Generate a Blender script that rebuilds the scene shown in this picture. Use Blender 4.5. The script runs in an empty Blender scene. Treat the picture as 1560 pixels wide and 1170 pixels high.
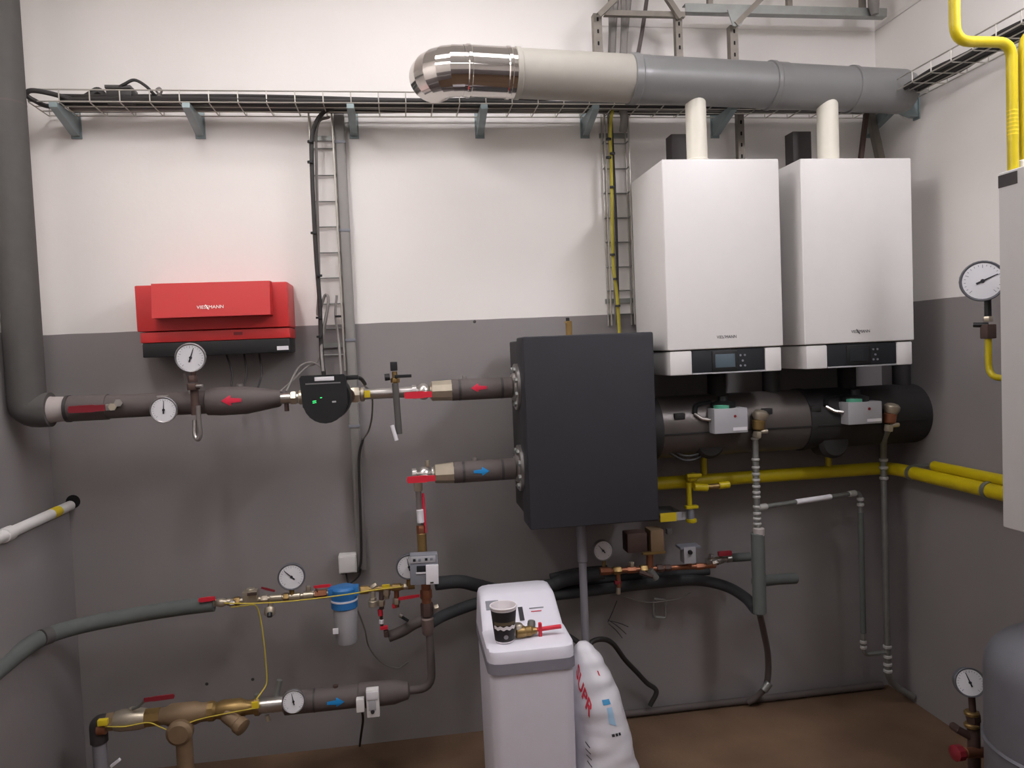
import bpy, bmesh, math, random
from mathutils import Vector, Matrix, noise
from math import sin, cos, radians, pi
random.seed(7)
SC = bpy.context.scene
COL = SC.collection

# ------------------------------------------------------------------ camera
H = 1.69                       # eye height
FPX = 1150.0                   # focal length in pixels of a 1560 x 1170 frame
YAW, PITCH, ROLL = radians(8.2), radians(2.5), radians(2.4)
FW = Vector((sin(YAW)*cos(PITCH), cos(YAW)*cos(PITCH), -sin(PITCH)))
R0 = Vector((cos(YAW), -sin(YAW), 0)); U0 = R0.cross(FW)
RT = cos(ROLL)*R0 - sin(ROLL)*U0
UP = sin(ROLL)*R0 + cos(ROLL)*U0
cam_d = bpy.data.cameras.new('camera'); cam = bpy.data.objects.new('camera', cam_d); COL.objects.link(cam)
cam_d.sensor_fit = 'HORIZONTAL'; cam_d.sensor_width = 36.0; cam_d.lens = 36.0*FPX/1560.0
cam_d.clip_start = 0.02
cam.matrix_world = Matrix(((RT.x, UP.x, -FW.x, 0), (RT.y, UP.y, -FW.y, 0), (RT.z, UP.z, -FW.z, H), (0, 0, 0, 1)))
SC.camera = cam

# ------------------------------------------------------------------ world, lamps, exposure
SC.view_settings.view_transform = 'Standard'; SC.view_settings.look = 'None'
SC.view_settings.gamma = 1.0; SC.view_settings.use_curve_mapping = False
SC.view_settings.exposure = 0.0
w = bpy.data.worlds.new('world'); SC.world = w; w.use_nodes = True
w.node_tree.nodes['Background'].inputs[0].default_value = (0.6, 0.65, 0.7, 1)
w.node_tree.nodes['Background'].inputs[1].default_value = 0.1
# diffuser lamps: (centre, long axis, watts, colour); their bodies are built below
LAMPS = [((-0.80, 1.60, 3.30), 'y', 36, (1.0, 0.955, 0.95), 'long diffuser lamp hung on the left side of the room'),
         ((0.30, 2.45, 3.30), 'x', 12, (0.98, 0.95, 0.98), 'long diffuser lamp hung close to the back wall'),
         ((1.90, 1.20, 3.30), 'y', 52, (0.97, 0.945, 1.0), 'long diffuser lamp hung on the right side of the room'),
         ((0.35, 0.10, 3.42), 'x', 8, (0.96, 0.945, 1.0), 'added fill lamp hung mid room to brighten the softener')]  # last entry: weak fill lamp, added to brighten the softener and mid room

# ------------------------------------------------------------------ measuring helpers: the photograph's pixel on a plane of the room
WY, LX, RX, CZ, FY = 3.30, -1.434, 2.254, 3.8, -1.6
def ray(px, py): return FW + RT*((px-780)/FPX) - UP*((py-585)/FPX)
def P(px, py, Y):
    d = ray(px, py); d = d*(Y/d.y); return Vector((d.x, d.y, d.z+H))
def PX(px, py, X):
    d = ray(px, py); d = d*(X/d.x); return Vector((d.x, d.y, d.z+H))
def mpp(p):                      # metres per pixel at a point
    return (Vector(p)-Vector((0, 0, H))).dot(FW)/FPX
def run(pts):                    # pixel path -> straight pipe run, near-axial legs made exactly axial
    out = [P(*pts[0])]
    for q in pts[1:]:
        v = P(*q); a = out[-1]; d = v-a; L = d.length
        for k in range(3):
            if abs(d[k]) < 0.10*L: v[k] = a[k]
        out.append(v)
    return out
def spl(pts, n=8):               # Catmull-Rom through world points
    p = [Vector(q) for q in pts]; p = [p[0]*2-p[1]] + p + [p[-1]*2-p[-2]]; out = []
    for i in range(1, len(p)-2):
        for k in range(n):
            t = k/n; a, b, c, d = p[i-1:i+3]
            out.append(0.5*((2*b)+(c-a)*t+(2*a-5*b+4*c-d)*t*t+(3*b-a-3*c+d)*t*t*t))
    out.append(p[-2]); return out
def pspl(pts, n=8): return spl([P(*q) for q in pts], n)

# ------------------------------------------------------------------ materials
def lin(c):
    f = lambda v: v/12.92 if v <= 0.04045 else ((v+0.055)/1.055)**2.4
    return tuple(f(x/255.0) for x in c)
MATS = {}
def M(name, col, rough=0.5, metal=0.0, var=0.10, scale=18.0, bump=0.0, bscale=60.0, emit=0.0, alpha=None, trans=0.0, spec=None):
    m = bpy.data.materials.new(name); m.use_nodes = True; nt = m.node_tree
    b = nt.nodes['Principled BSDF']; c = lin(col)
    tc = nt.nodes.new('ShaderNodeTexCoord')
    nz = nt.nodes.new('ShaderNodeTexNoise'); nz.inputs['Scale'].default_value = scale; nz.inputs['Detail'].default_value = 4
    mx = nt.nodes.new('ShaderNodeMix'); mx.data_type = 'RGBA'
    mx.inputs['A'].default_value = tuple(max(0, x*(1-var)) for x in c)+(1,)
    mx.inputs['B'].default_value = tuple(min(1, x*(1+var)) for x in c)+(1,)
    nt.links.new(tc.outputs['Object'], nz.inputs['Vector'])
    nt.links.new(nz.outputs['Fac'], mx.inputs['Factor'])
    nt.links.new(mx.outputs['Result'], b.inputs['Base Color'])
    b.inputs['Roughness'].default_value = rough; b.inputs['Metallic'].default_value = metal
    if spec is not None: b.inputs['Specular IOR Level'].default_value = spec
    if bump:
        n2 = nt.nodes.new('ShaderNodeTexNoise'); n2.inputs['Scale'].default_value = bscale; n2.inputs['Detail'].default_value = 5
        bp = nt.nodes.new('ShaderNodeBump'); bp.inputs['Strength'].default_value = bump; bp.inputs['Distance'].default_value = 0.004
        nt.links.new(tc.outputs['Object'], n2.inputs['Vector'])
        nt.links.new(n2.outputs['Fac'], bp.inputs['Height']); nt.links.new(bp.outputs['Normal'], b.inputs['Normal'])
    if emit:
        b.inputs['Emission Color'].default_value = c+(1,); b.inputs['Emission Strength'].default_value = emit
    if trans: b.inputs['Transmission Weight'].default_value = trans
    MATS[name] = m; return m

white_metal = M('white_enamel', (226, 224, 222), 0.35, var=0.02)
white_panel = M('white_plastic', (222, 220, 218), 0.4, var=0.03)
dark_panel = M('dark_gloss_panel', (40, 43, 47), 0.25, var=0.05)
screen_m = M('lcd_screen', (86, 100, 110), 0.2, var=0.05)
dark_seam = M('dark_seam', (30, 30, 30), 0.6)
logo_grey = M('logo_grey', (90, 86, 88), 0.4)
logo_silver = M('logo_silver', (235, 235, 235), 0.3)
logo_white = M('logo_white', (240, 232, 225), 0.4)
red_m = M('red_plastic', (198, 50, 50), 0.42, var=0.03)
black_pl = M('black_plastic', (28, 29, 30), 0.45)
anthracite = M('anthracite_shell', (40, 40, 46), 0.62, var=0.12, scale=6, bump=0.05)
char_side = M('charcoal_edge', (62, 60, 61), 0.7, var=0.1)
ins_grey = M('grey_foam', (84, 82, 80), 0.85, var=0.10, bump=0.12)
ins_pale = M('pale_tape', (168, 160, 156), 0.7, var=0.15)
ins_dark = M('dark_foam', (90, 82, 80), 0.7, var=0.12, bump=0.1)
ins_band = M('dark_tape', (58, 54, 54), 0.5)
ins_hose = M('hose_foam', (92, 97, 94), 0.8, var=0.12, bump=0.15)
ins_black = M('black_foam', (52, 54, 56), 0.75, var=0.12, bump=0.1)
manifold_m = M('black_manifold_shell', (38, 36, 36), 0.7, var=0.2, bump=0.1)
manifold_s = M('foil_grey_shell', (92, 86, 83), 0.36, metal=0.35, var=0.25, scale=9)
steel = M('bright_steel', (188, 184, 180), 0.28, metal=0.9, var=0.12)
chrome = M('polished_stainless', (205, 200, 196), 0.10, metal=1.0, var=0.04)
galv = M('galvanised', (150, 153, 150), 0.45, metal=0.75, var=0.2, scale=30)
galv_teal = M('galvanised_teal', (142, 156, 158), 0.5, metal=0.3, var=0.2)
wire_m = M('zinc_wire', (190, 186, 178), 0.4, metal=0.6, var=0.15)
strut_m = M('dull_zinc_strut', (132, 126, 118), 0.5, metal=0.6, var=0.25, scale=40)
iron_m = M('cast_iron_brown', (84, 66, 60), 0.6, metal=0.3, var=0.2)
brass = M('brass', (150, 124, 78), 0.4, metal=0.7, var=0.25)
tan_brass = M('dull_tan_brass', (134, 112, 86), 0.6, metal=0.25, var=0.2)
nickel = M('nickel_brass', (186, 176, 158), 0.35, metal=0.7, var=0.2)
copper = M('aged_copper', (150, 98, 72), 0.45, metal=0.7, var=0.25)
red_lever = M('red_lever', (206, 40, 58), 0.4, var=0.06)
dred_lever = M('dark_red_lever', (130, 34, 44), 0.4, var=0.1)
red_stk = M('red_sticker', (214, 40, 70), 0.5, var=0.04)
blue_stk = M('blue_sticker', (30, 138, 206), 0.5, var=0.04)
yellow_tag = M('yellow_tag', (222, 196, 40), 0.5, var=0.08)
yellow_p = M('yellow_gas_paint', (196, 176, 20), 0.35, var=0.12)
yellow_w = M('yellow_wire', (200, 180, 70), 0.5)
duct_grey = M('grey_pp_duct', (122, 122, 122), 0.32, var=0.04)
duct_pale = M('pale_duct', (160, 156, 147), 0.55, var=0.06)
flue_white = M('white_flue', (226, 222, 208), 0.45, var=0.04)
dark_box = M('dark_inlet', (62, 58, 57), 0.7, var=0.1)
cable_blk = M('black_cable', (44, 42, 41), 0.55, var=0.15)
cable_gry = M('grey_cable', (128, 124, 120), 0.6, var=0.1)
cable_yel = M('yellow_cable', (176, 164, 52), 0.6, var=0.1)
trunk_m = M('grey_trunking', (140, 137, 134), 0.55, var=0.06)
dial_m = M('white_dial', (226, 226, 230), 0.5, var=0.02)
dial_rim = M('dial_rim', (150, 148, 150), 0.35, metal=0.7)
dark_rim = M('dark_rim', (92, 92, 98), 0.45)
tick_m = M('scale_print_grey', (120, 120, 130), 0.6)
zinc_b = M('bright_zinc', (206, 206, 204), 0.32, metal=0.45, var=0.12)
cup_brown = M('dull_bronze', (122, 106, 100), 0.5, metal=0.3, var=0.15)
panel_warm = M('cartridge_white', (214, 212, 214), 0.6)
needle_m = M('black_print', (40, 40, 46), 0.6)
act_grey = M('actuator_grey', (170, 170, 174), 0.5, var=0.04)
act_green = M('actuator_green', (88, 168, 140), 0.5, var=0.06)
tape_white = M('white_tape', (224, 222, 226), 0.55)
meter_grey = M('meter_grey', (128, 130, 138), 0.5, var=0.05)
blue_head = M('filter_blue', (42, 110, 172), 0.4, var=0.08)
bowl_m = M('frosted_bowl', (196, 196, 200), 0.3, var=0.04, trans=0.35)
soft_white = M('softener_white', (222, 220, 230), 0.45, var=0.03)
soft_band = M('softener_grey_band', (134, 132, 142), 0.5, var=0.04)
drain_m = M('grey_drain_tube', (132, 130, 136), 0.5, var=0.05)
cup_black = M('cup_black_print', (36, 32, 34), 0.5, var=0.08)
cup_white = M('cup_white_card', (236, 230, 232), 0.6, var=0.02)
bag_m = M('white_bag_film', (214, 212, 218), 0.4, var=0.06, scale=9, bump=0.5, bscale=14)
bag_red = M('bag_red_print', (196, 48, 66), 0.5, var=0.1)
bag_blue = M('bag_blue_print', (52, 142, 190), 0.5, var=0.08)
bag_pale = M('bag_pale_blue_print', (160, 196, 224), 0.5, var=0.08)
cabinet_w = M('cabinet_grey_white', (196, 194, 192), 0.5, var=0.03)
vessel_m = M('vessel_grey', (104, 104, 110), 0.5, var=0.08)
green_led = M('green_led', (60, 255, 130), 0.5, emit=1.2)
gold_foil = M('cup_brown_print', (96, 84, 62), 0.5)
hole_m = M('hole_dark', (14, 13, 13), 0.9)

def wall_mat():
    m = bpy.data.materials.new('two_tone_painted_plaster'); m.use_nodes = True; nt = m.node_tree; b = nt.nodes['Principled BSDF']
    N = nt.nodes.new; L = nt.links.new
    g = N('ShaderNodeNewGeometry'); s = N('ShaderNodeSeparateXYZ'); L(g.outputs['Position'], s.inputs[0])
    n0 = N('ShaderNodeTexNoise'); n0.inputs['Scale'].default_value = 6; L(g.outputs['Position'], n0.inputs['Vector'])
    ma = N('ShaderNodeMath'); ma.operation = 'MULTIPLY_ADD'; ma.inputs[1].default_value = 0.006; L(n0.outputs['Fac'], ma.inputs[0]); L(s.outputs['Z'], ma.inputs[2])
    gt = N('ShaderNodeMath'); gt.operation = 'GREATER_THAN'; gt.inputs[1].default_value = 1.837; L(ma.outputs[0], gt.inputs[0])
    n1 = N('ShaderNodeTexNoise'); n1.inputs['Scale'].default_value = 2.2; n1.inputs['Detail'].default_value = 6; L(g.outputs['Position'], n1.inputs['Vector'])
    gr = N('ShaderNodeMix'); gr.data_type = 'RGBA'; gr.inputs['A'].default_value = lin((128, 124, 124))+(1,); gr.inputs['B'].default_value = lin((148, 142, 142))+(1,); L(n1.outputs['Fac'], gr.inputs['Factor'])
    wh = N('ShaderNodeMix'); wh.data_type = 'RGBA'; wh.inputs['A'].default_value = lin((232, 228, 224))+(1,); wh.inputs['B'].default_value = lin((242, 238, 234))+(1,); L(n1.outputs['Fac'], wh.inputs['Factor'])
    mx = N('ShaderNodeMix'); mx.data_type = 'RGBA'; L(gt.outputs[0], mx.inputs['Factor']); L(gr.outputs['Result'], mx.inputs['A']); L(wh.outputs['Result'], mx.inputs['B'])
    L(mx.outputs['Result'], b.inputs['Base Color']); b.inputs['Roughness'].default_value = 0.62
    n2 = N('ShaderNodeTexNoise'); n2.inputs['Scale'].default_value = 35; n2.inputs['Detail'].default_value = 6; L(g.outputs['Position'], n2.inputs['Vector'])
    n3 = N('ShaderNodeTexNoise'); n3.inputs['Scale'].default_value = 3; L(g.outputs['Position'], n3.inputs['Vector'])
    ad = N('ShaderNodeMath'); ad.operation = 'MULTIPLY_ADD'; ad.inputs[1].default_value = 4.0; L(n3.outputs['Fac'], ad.inputs[0]); L(n2.outputs['Fac'], ad.inputs[2])
    bp = N('ShaderNodeBump'); bp.inputs['Strength'].default_value = 0.18; bp.inputs['Distance'].default_value = 0.004; L(ad.outputs[0], bp.inputs['Height']); L(bp.outputs['Normal'], b.inputs['Normal'])
    return m
wall_m = wall_mat()
def floor_mat():
    m = bpy.data.materials.new('brown_concrete'); m.use_nodes = True; nt = m.node_tree; b = nt.nodes['Principled BSDF']
    N = nt.nodes.new; L = nt.links.new
    g = N('ShaderNodeNewGeometry'); n1 = N('ShaderNodeTexNoise'); n1.inputs['Scale'].default_value = 2.5; n1.inputs['Detail'].default_value = 8; L(g.outputs['Position'], n1.inputs['Vector'])
    cr = N('ShaderNodeValToRGB'); cr.color_ramp.elements[0].position = 0.3; cr.color_ramp.elements[1].position = 0.75
    cr.color_ramp.elements[0].color = lin((88, 67, 50))+(1,); cr.color_ramp.elements[1].color = lin((120, 95, 73))+(1,)
    L(n1.outputs['Fac'], cr.inputs['Fac']); L(cr.outputs['Color'], b.inputs['Base Color']); b.inputs['Roughness'].default_value = 0.8
    n2 = N('ShaderNodeTexNoise'); n2.inputs['Scale'].default_value = 70; n2.inputs['Detail'].default_value = 5; L(g.outputs['Position'], n2.inputs['Vector'])
    bp = N('ShaderNodeBump'); bp.inputs['Strength'].default_value = 0.3; bp.inputs['Distance'].default_value = 0.004; L(n2.outputs['Fac'], bp.inputs['Height']); L(bp.outputs['Normal'], b.inputs['Normal'])
    return m
floor_m = floor_mat()
ceil_m = M('ceiling_paint', (222, 220, 216), 0.8, var=0.03)

# ------------------------------------------------------------------ mesh helpers
WORLD = {}
def wloc(o): return WORLD.get(o.name, Vector((0, 0, 0))) if o else Vector((0, 0, 0))
def frame(axis):
    a = Vector(axis).normalized(); t = Vector((0, 0, 1)) if abs(a.z) < 0.9 else Vector((0, 1, 0))
    u = t.cross(a).normalized(); return u, a.cross(u), a
class B:
    def __init__(s): s.v = []; s.f = []
    def add(s, vs, fs):
        n = len(s.v); s.v += [Vector(q) for q in vs]; s.f += [tuple(i+n for i in f) for f in fs]; return s
    def box(s, c, d, bev=0.0, R=None, seg=2):
        bm = bmesh.new(); bmesh.ops.create_cube(bm, size=1.0)
        for q in bm.verts: q.co = Vector((q.co.x*d[0], q.co.y*d[1], q.co.z*d[2]))
        if bev: bmesh.ops.bevel(bm, geom=list(bm.edges), offset=bev, segments=seg, affect='EDGES', profile=0.6)
        bm.verts.index_update(); c = Vector(c)
        s.add([(R @ q.co if R else q.co)+c for q in bm.verts], [[q.index for q in f.verts] for f in bm.faces]); bm.free(); return s
    def bb(s, lo, hi, bev=0.0, seg=2):
        lo, hi = Vector(lo), Vector(hi)
        return s.box((lo+hi)/2, [abs(hi[k]-lo[k]) for k in range(3)], bev, None, seg)
    def tube(s, pts, r, seg=14, fil=0.0, caps=True):
        p = [Vector(q) for q in pts]
        if fil:
            out = [p[0]]
            for i in range(1, len(p)-1):
                a, b, c = p[i-1], p[i], p[i+1]; l1 = (a-b).length; l2 = (c-b).length
                f = min(fil, l1*0.49, l2*0.49); A = b+(a-b)*(f/l1); C = b+(c-b)*(f/l2)
                for k in range(7):
                    t = k/6; out.append(A*(1-t)**2+b*2*t*(1-t)+C*t*t)
            out.append(p[-1]); p = out
        q = [p[0]]
        for x in p[1:]:
            if (x-q[-1]).length > 1e-6: q.append(x)
        p = q; n = len(p); rr = r if isinstance(r, (list, tuple)) else None
        tg = [(p[min(i+1, n-1)]-p[max(i-1, 0)]).normalized() for i in range(n)]
        u, v, _ = frame(tg[0]); vs = []; fs = []
        for i in range(n):
            u = (u-tg[i]*u.dot(tg[i])).normalized(); v = tg[i].cross(u)
            ri = r
            if rr: x = i/(n-1)*(len(rr)-1); k = min(int(x), len(rr)-2); ri = rr[k]+(rr[k+1]-rr[k])*(x-k)
            for j in range(seg):
                a = 2*pi*j/seg; vs.append(p[i]+(u*cos(a)+v*sin(a))*ri)
        for i in range(n-1):
            for j in range(seg):
                k = (j+1) % seg; fs.append((i*seg+j, i*seg+k, (i+1)*seg+k, (i+1)*seg+j))
        if caps: fs.append(tuple(range(seg))[::-1]); fs.append(tuple(range((n-1)*seg, n*seg)))
        return s.add(vs, fs)
    def lathe(s, o, axis, prof, seg=24, caps=True):         # prof: (distance along axis, radius)
        u, v, a = frame(axis); o = Vector(o); vs = []; fs = []; n = len(prof)
        for t, r in prof:
            for j in range(seg):
                an = 2*pi*j/seg; vs.append(o+a*t+(u*cos(an)+v*sin(an))*max(r, 1e-5))
        for i in range(n-1):
            for j in range(seg):
                k = (j+1) % seg; fs.append((i*seg+j, i*seg+k, (i+1)*seg+k, (i+1)*seg+j))
        if caps: fs.append(tuple(range(seg))[::-1]); fs.append(tuple(range((n-1)*seg, n*seg)))
        return s.add(vs, fs)
    def cyl(s, a, b, r, seg=20): a, b = Vector(a), Vector(b); L = (b-a).length; e = min(r*0.12, L*0.2); return s.lathe(a, b-a, [(0, r-e), (e, r), (L-e, r), (L, r-e)], seg)
    def hexn(s, a, b, r): a, b = Vector(a), Vector(b); L = (b-a).length; return s.lathe(a, b-a, [(0, r*0.92), (L*0.12, r), (L*0.88, r), (L, r*0.92)], 6)
    def prism(s, poly, o, ux, uy, n, th):        # 2-D polygon extruded by th along n
        o, ux, uy, n = Vector(o), Vector(ux).normalized(), Vector(uy).normalized(), Vector(n).normalized(); k = len(poly)
        vs = [o+ux*x+uy*y for x, y in poly]+[o+ux*x+uy*y+n*th for x, y in poly]
        fs = [tuple(range(k))[::-1], tuple(range(k, 2*k))]+[(i, (i+1) % k, k+(i+1) % k, k+i) for i in range(k)]
        return s.add(vs, fs)
    def me(s, name, mat, org, smooth=35):
        me = bpy.data.meshes.new(name); me.from_pydata([v-org for v in s.v], [], s.f); me.update()
        bm = bmesh.new(); bm.from_mesh(me); bmesh.ops.recalc_face_normals(bm, faces=list(bm.faces)); bm.to_mesh(me); bm.free()
        me.materials.append(mat)
        if smooth:
            for q in me.polygons: q.use_smooth = True
            me.set_sharp_from_angle(angle=radians(smooth))
        return me
    def o(s, name, mat, parent=None, label=None, smooth=35):
        lo = Vector([min(v[k] for v in s.v) for k in range(3)]); hi = Vector([max(v[k] for v in s.v) for k in range(3)])
        org = (lo+hi)/2
        if parent is None: org.z = lo.z
        ob = bpy.data.objects.new(name, s.me(name, mat, org, smooth)); COL.objects.link(ob)
        ob.location = org-wloc(parent); ob.parent = parent; WORLD[ob.name] = org.copy()
        if label: ob['label'] = label
        return ob
def thing(name, label, cat, loc, group=None):
    o = bpy.data.objects.new(name, None); COL.objects.link(o); o.empty_display_size = 0.05
    o.location = Vector(loc); WORLD[o.name] = Vector(loc); o['label'] = label; o['category'] = cat
    if group: o['group'] = group
    return o
def tag(o, label, cat, group=None):
    o['label'] = label; o['category'] = cat
    if group: o['group'] = group
    return o
def struct(o): o['kind'] = 'structure'; return o
def share(src, parent, world):                  # copy of a part sharing its mesh
    c = src.copy(); COL.objects.link(c); c.parent = parent; c.location = Vector(world)-wloc(parent); WORLD[c.name] = Vector(world); return c
def text(body, size, mat, parent, c, ux, uy, name='lettering', ext=0.0006, sx=1.0):
    cu = bpy.data.curves.new('t', 'FONT'); cu.body = body; cu.size = size; cu.extrude = ext; cu.align_x = 'CENTER'; cu.align_y = 'CENTER'; cu.resolution_u = 2
    ob = bpy.data.objects.new('t', cu); COL.objects.link(ob); dg = bpy.context.evaluated_depsgraph_get()
    me = bpy.data.meshes.new_from_object(ob.evaluated_get(dg)); c = Vector(c); ux = Vector(ux).normalized(); uy = Vector(uy).normalized(); n = ux.cross(uy)
    b = B(); b.add([c+ux*v.co.x*sx+uy*v.co.y+n*v.co.z for v in me.vertices], [tuple(p.vertices) for p in me.polygons])
    bpy.data.objects.remove(ob); bpy.data.curves.remove(cu); bpy.data.meshes.remove(me)
    return b.o(name, mat, parent, smooth=0)
X1, Y1, Z1 = Vector((1, 0, 0)), Vector((0, 1, 0)), Vector((0, 0, 1))

# gauge: casing, rim, dial, printed scale, needle, hub
def gauge(T, c, n, r, rim=dial_rim, ang=40, depth=0.035, tail=True):
    n = Vector(n).normalized(); c = Vector(c); u, v, _ = frame(n); up = (Z1-n*n.z).normalized(); rt = up.cross(n)
    B().lathe(c-n*depth, n, [(0, r*0.8), (depth*0.25, r*0.97), (depth*0.9, r*0.97)]).o('casing', rim, T)
    B().lathe(c-n*0.008, n, [(0, r*0.9), (0, r), (0.008, r), (0.010, r*0.96), (0.008, r*0.88), (0.002, r*0.87)], 32).o('rim', rim, T)
    d = B().lathe(c-n*0.005, n, [(0, r*0.9), (0.004, r*0.9)], 32).o('dial', dial_m, T)
    b = B()
    for k in range(21):
        a = radians(225-13.5*k); e = rt*cos(a)+up*sin(a); t = n.cross(e); l = 0.16 if k % 5 == 0 else 0.08
        p = c+e*r*(0.80-l/2)-n*0.0005; b.prism([(-l*r/2, -0.012*r), (l*r/2, -0.012*r), (l*r/2, 0.012*r), (-l*r/2, 0.012*r)], p, e, t, n, 0.0006)
    b.o('scale_print', tick_m, d, smooth=0)
    a = radians(ang); e = rt*cos(a)+up*sin(a); t = n.cross(e)
    B().prism([(-0.3*r, -0.05*r), (0.7*r, -0.018*r), (0.7*r, 0.018*r), (-0.3*r, 0.05*r)], c, e, t, n, 0.0012).o('needle', needle_m, T, smooth=0)
    B().lathe(c-n*0.001, n, [(0, r*0.1), (0.004, r*0.09)], 12).o('hub', needle_m, T)
# arrow sticker wrapped on a horizontal pipe (axis X)
def arrow(T, c, R, length, height, direction, mat, name='arrow_sticker'):
    c = Vector(c); b = B(); n = 12; rows = []
    for i in range(n+1):
        v = -1+2*i/n; hv = v*height/2; sh = 0.42
        tip = length/2-abs(v)*length*0.42; tail = -length/2 if abs(v) <= sh else 0.02*length
        ang = hv/R; base = Vector((0, -cos(ang), sin(ang))); rows.append((tail, tip, base))
    vs = []; fs = []
    for tail, tip, d in rows:
        for rr in (R+0.0004, R+0.0012):
            vs.append(c+X1*direction*tail+d*rr); vs.append(c+X1*direction*tip+d*rr)
    for i in range(n):
        k = i*4; fs += [(k+2, k+3, k+7, k+6), (k, k+4, k+5, k+1), (k, k+2, k+6, k+4), (k+1, k+5, k+7, k+3)]
    fs += [(0, 1, 3, 2), (4*n, 4*n+2, 4*n+3, 4*n+1)]
    b.add(vs, fs); return b.o(name, mat, T)
# ball valve along axis p0->p1 with a flat lever
def lever(T, p, q, w, th, mat, stem_to=None, name='lever'):
    p, q = Vector(p), Vector(q); d = (q-p); L = d.length; d.normalize(); side = Vector((0, -1, 0)); up = d.cross(side).normalized()
    b = B(); b.prism([(0, -w/2), (L*0.25, -w/2), (L*0.35, -w*0.6), (L, -w*0.55), (L+0.004, 0), (L, w*0.55), (L*0.35, w*0.6), (L*0.25, w/2), (0, w/2)], p, d, up, side, th)
    o = b.o(name, mat, T)
    if stem_to is not None: B().hexn(Vector(p)+d*w*0.5, stem_to, w*0.35).o('lever_stem', steel, T)
    return o
def valve_body(T, p0, p1, r, mat=nickel, name='valve_body'):
    p0, p1 = Vector(p0), Vector(p1); L = (p1-p0).length
    return B().lathe(p0, p1-p0, [(0, r*0.85), (L*0.18, r*0.85), (L*0.2, r*0.6), (L*0.3, r*0.8), (L*0.42, r), (L*0.58, r), (L*0.7, r*0.8), (L*0.8, r*0.6), (L*0.82, r*0.85), (L, r*0.85)], 20).o(name, mat, T)

# ================================================================== the room
struct(B().bb((LX-0.1, FY, -0.1), (RX+0.1, WY+0.1, 0)).o('floor', floor_m, smooth=0))
struct(B().bb((LX-0.1, FY, CZ), (RX+0.1, WY+0.1, CZ+0.1)).o('ceiling', ceil_m, smooth=0))
struct(B().bb((LX-0.1, WY, 0), (RX+0.1, WY+0.1, CZ)).o('wall_back', wall_m, smooth=0))
struct(B().bb((LX-0.1, FY, 0), (LX, WY, CZ)).o('wall_left', wall_m, smooth=0))
struct(B().bb((RX, FY, 0), (RX+0.1, WY, CZ)).o('wall_right', wall_m, smooth=0))
struct(B().bb((LX-0.1, FY-0.1, 0), (RX+0.1, FY, CZ)).o('wall_front', wall_m, smooth=0))
for i, ((x, y, z), ax, pw, c, lab) in enumerate(LAMPS):
    tm = bpy.data.materials.new('glowing_diffuser'); tm.use_nodes = True; tb_ = tm.node_tree.nodes['Principled BSDF']
    tb_.inputs['Emission Color'].default_value = c+(1,); tb_.inputs['Emission Strength'].default_value = pw/(pi*0.354)
    T = thing('ceiling_lamp', lab, 'lamp', (x, y, z-0.025), 'diffuser lamps')
    hx, hy = (0.6, 0.09) if ax == 'x' else (0.09, 0.6)
    B().bb((x-hx, y-hy, z-0.025), (x+hx, y+hy, z+0.025)).o('diffuser', tm, T, smooth=0)
    B().bb((x-hx-0.02, y-hy-0.02, z+0.026), (x+hx+0.02, y+hy+0.02, z+0.075), 0.006).o('housing', white_panel, T)
    for e in (-0.4, 0.4): B().tube([(x+(e if ax == 'x' else 0), y+(e if ax == 'y' else 0), z+0.075), (x+(e if ax == 'x' else 0), y+(e if ax == 'y' else 0), CZ)], 0.004, 6).o('suspension_rod', galv, T)
tb = P(110, 768, WY)
struct(B().bb((LX, FY, 0), (tb.x-0.012, WY, tb.z-0.03), 0.004).o('trim_1', wall_m))           # low plinth along the left wall
zl = P(1000, 42, WY).z
struct(B().bb((P(911, 42, WY).x, WY-0.004, zl), (RX, WY, zl+0.02), 0.0018).o('trim_2', wall_m))              # plaster ridge high on the back wall
struct(B().bb((RX-0.006, FY, zl), (RX, WY-0.006, zl+0.02), 0.003).o('trim_3', wall_m))
fz = P(1000, 1075, WY).z

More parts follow.
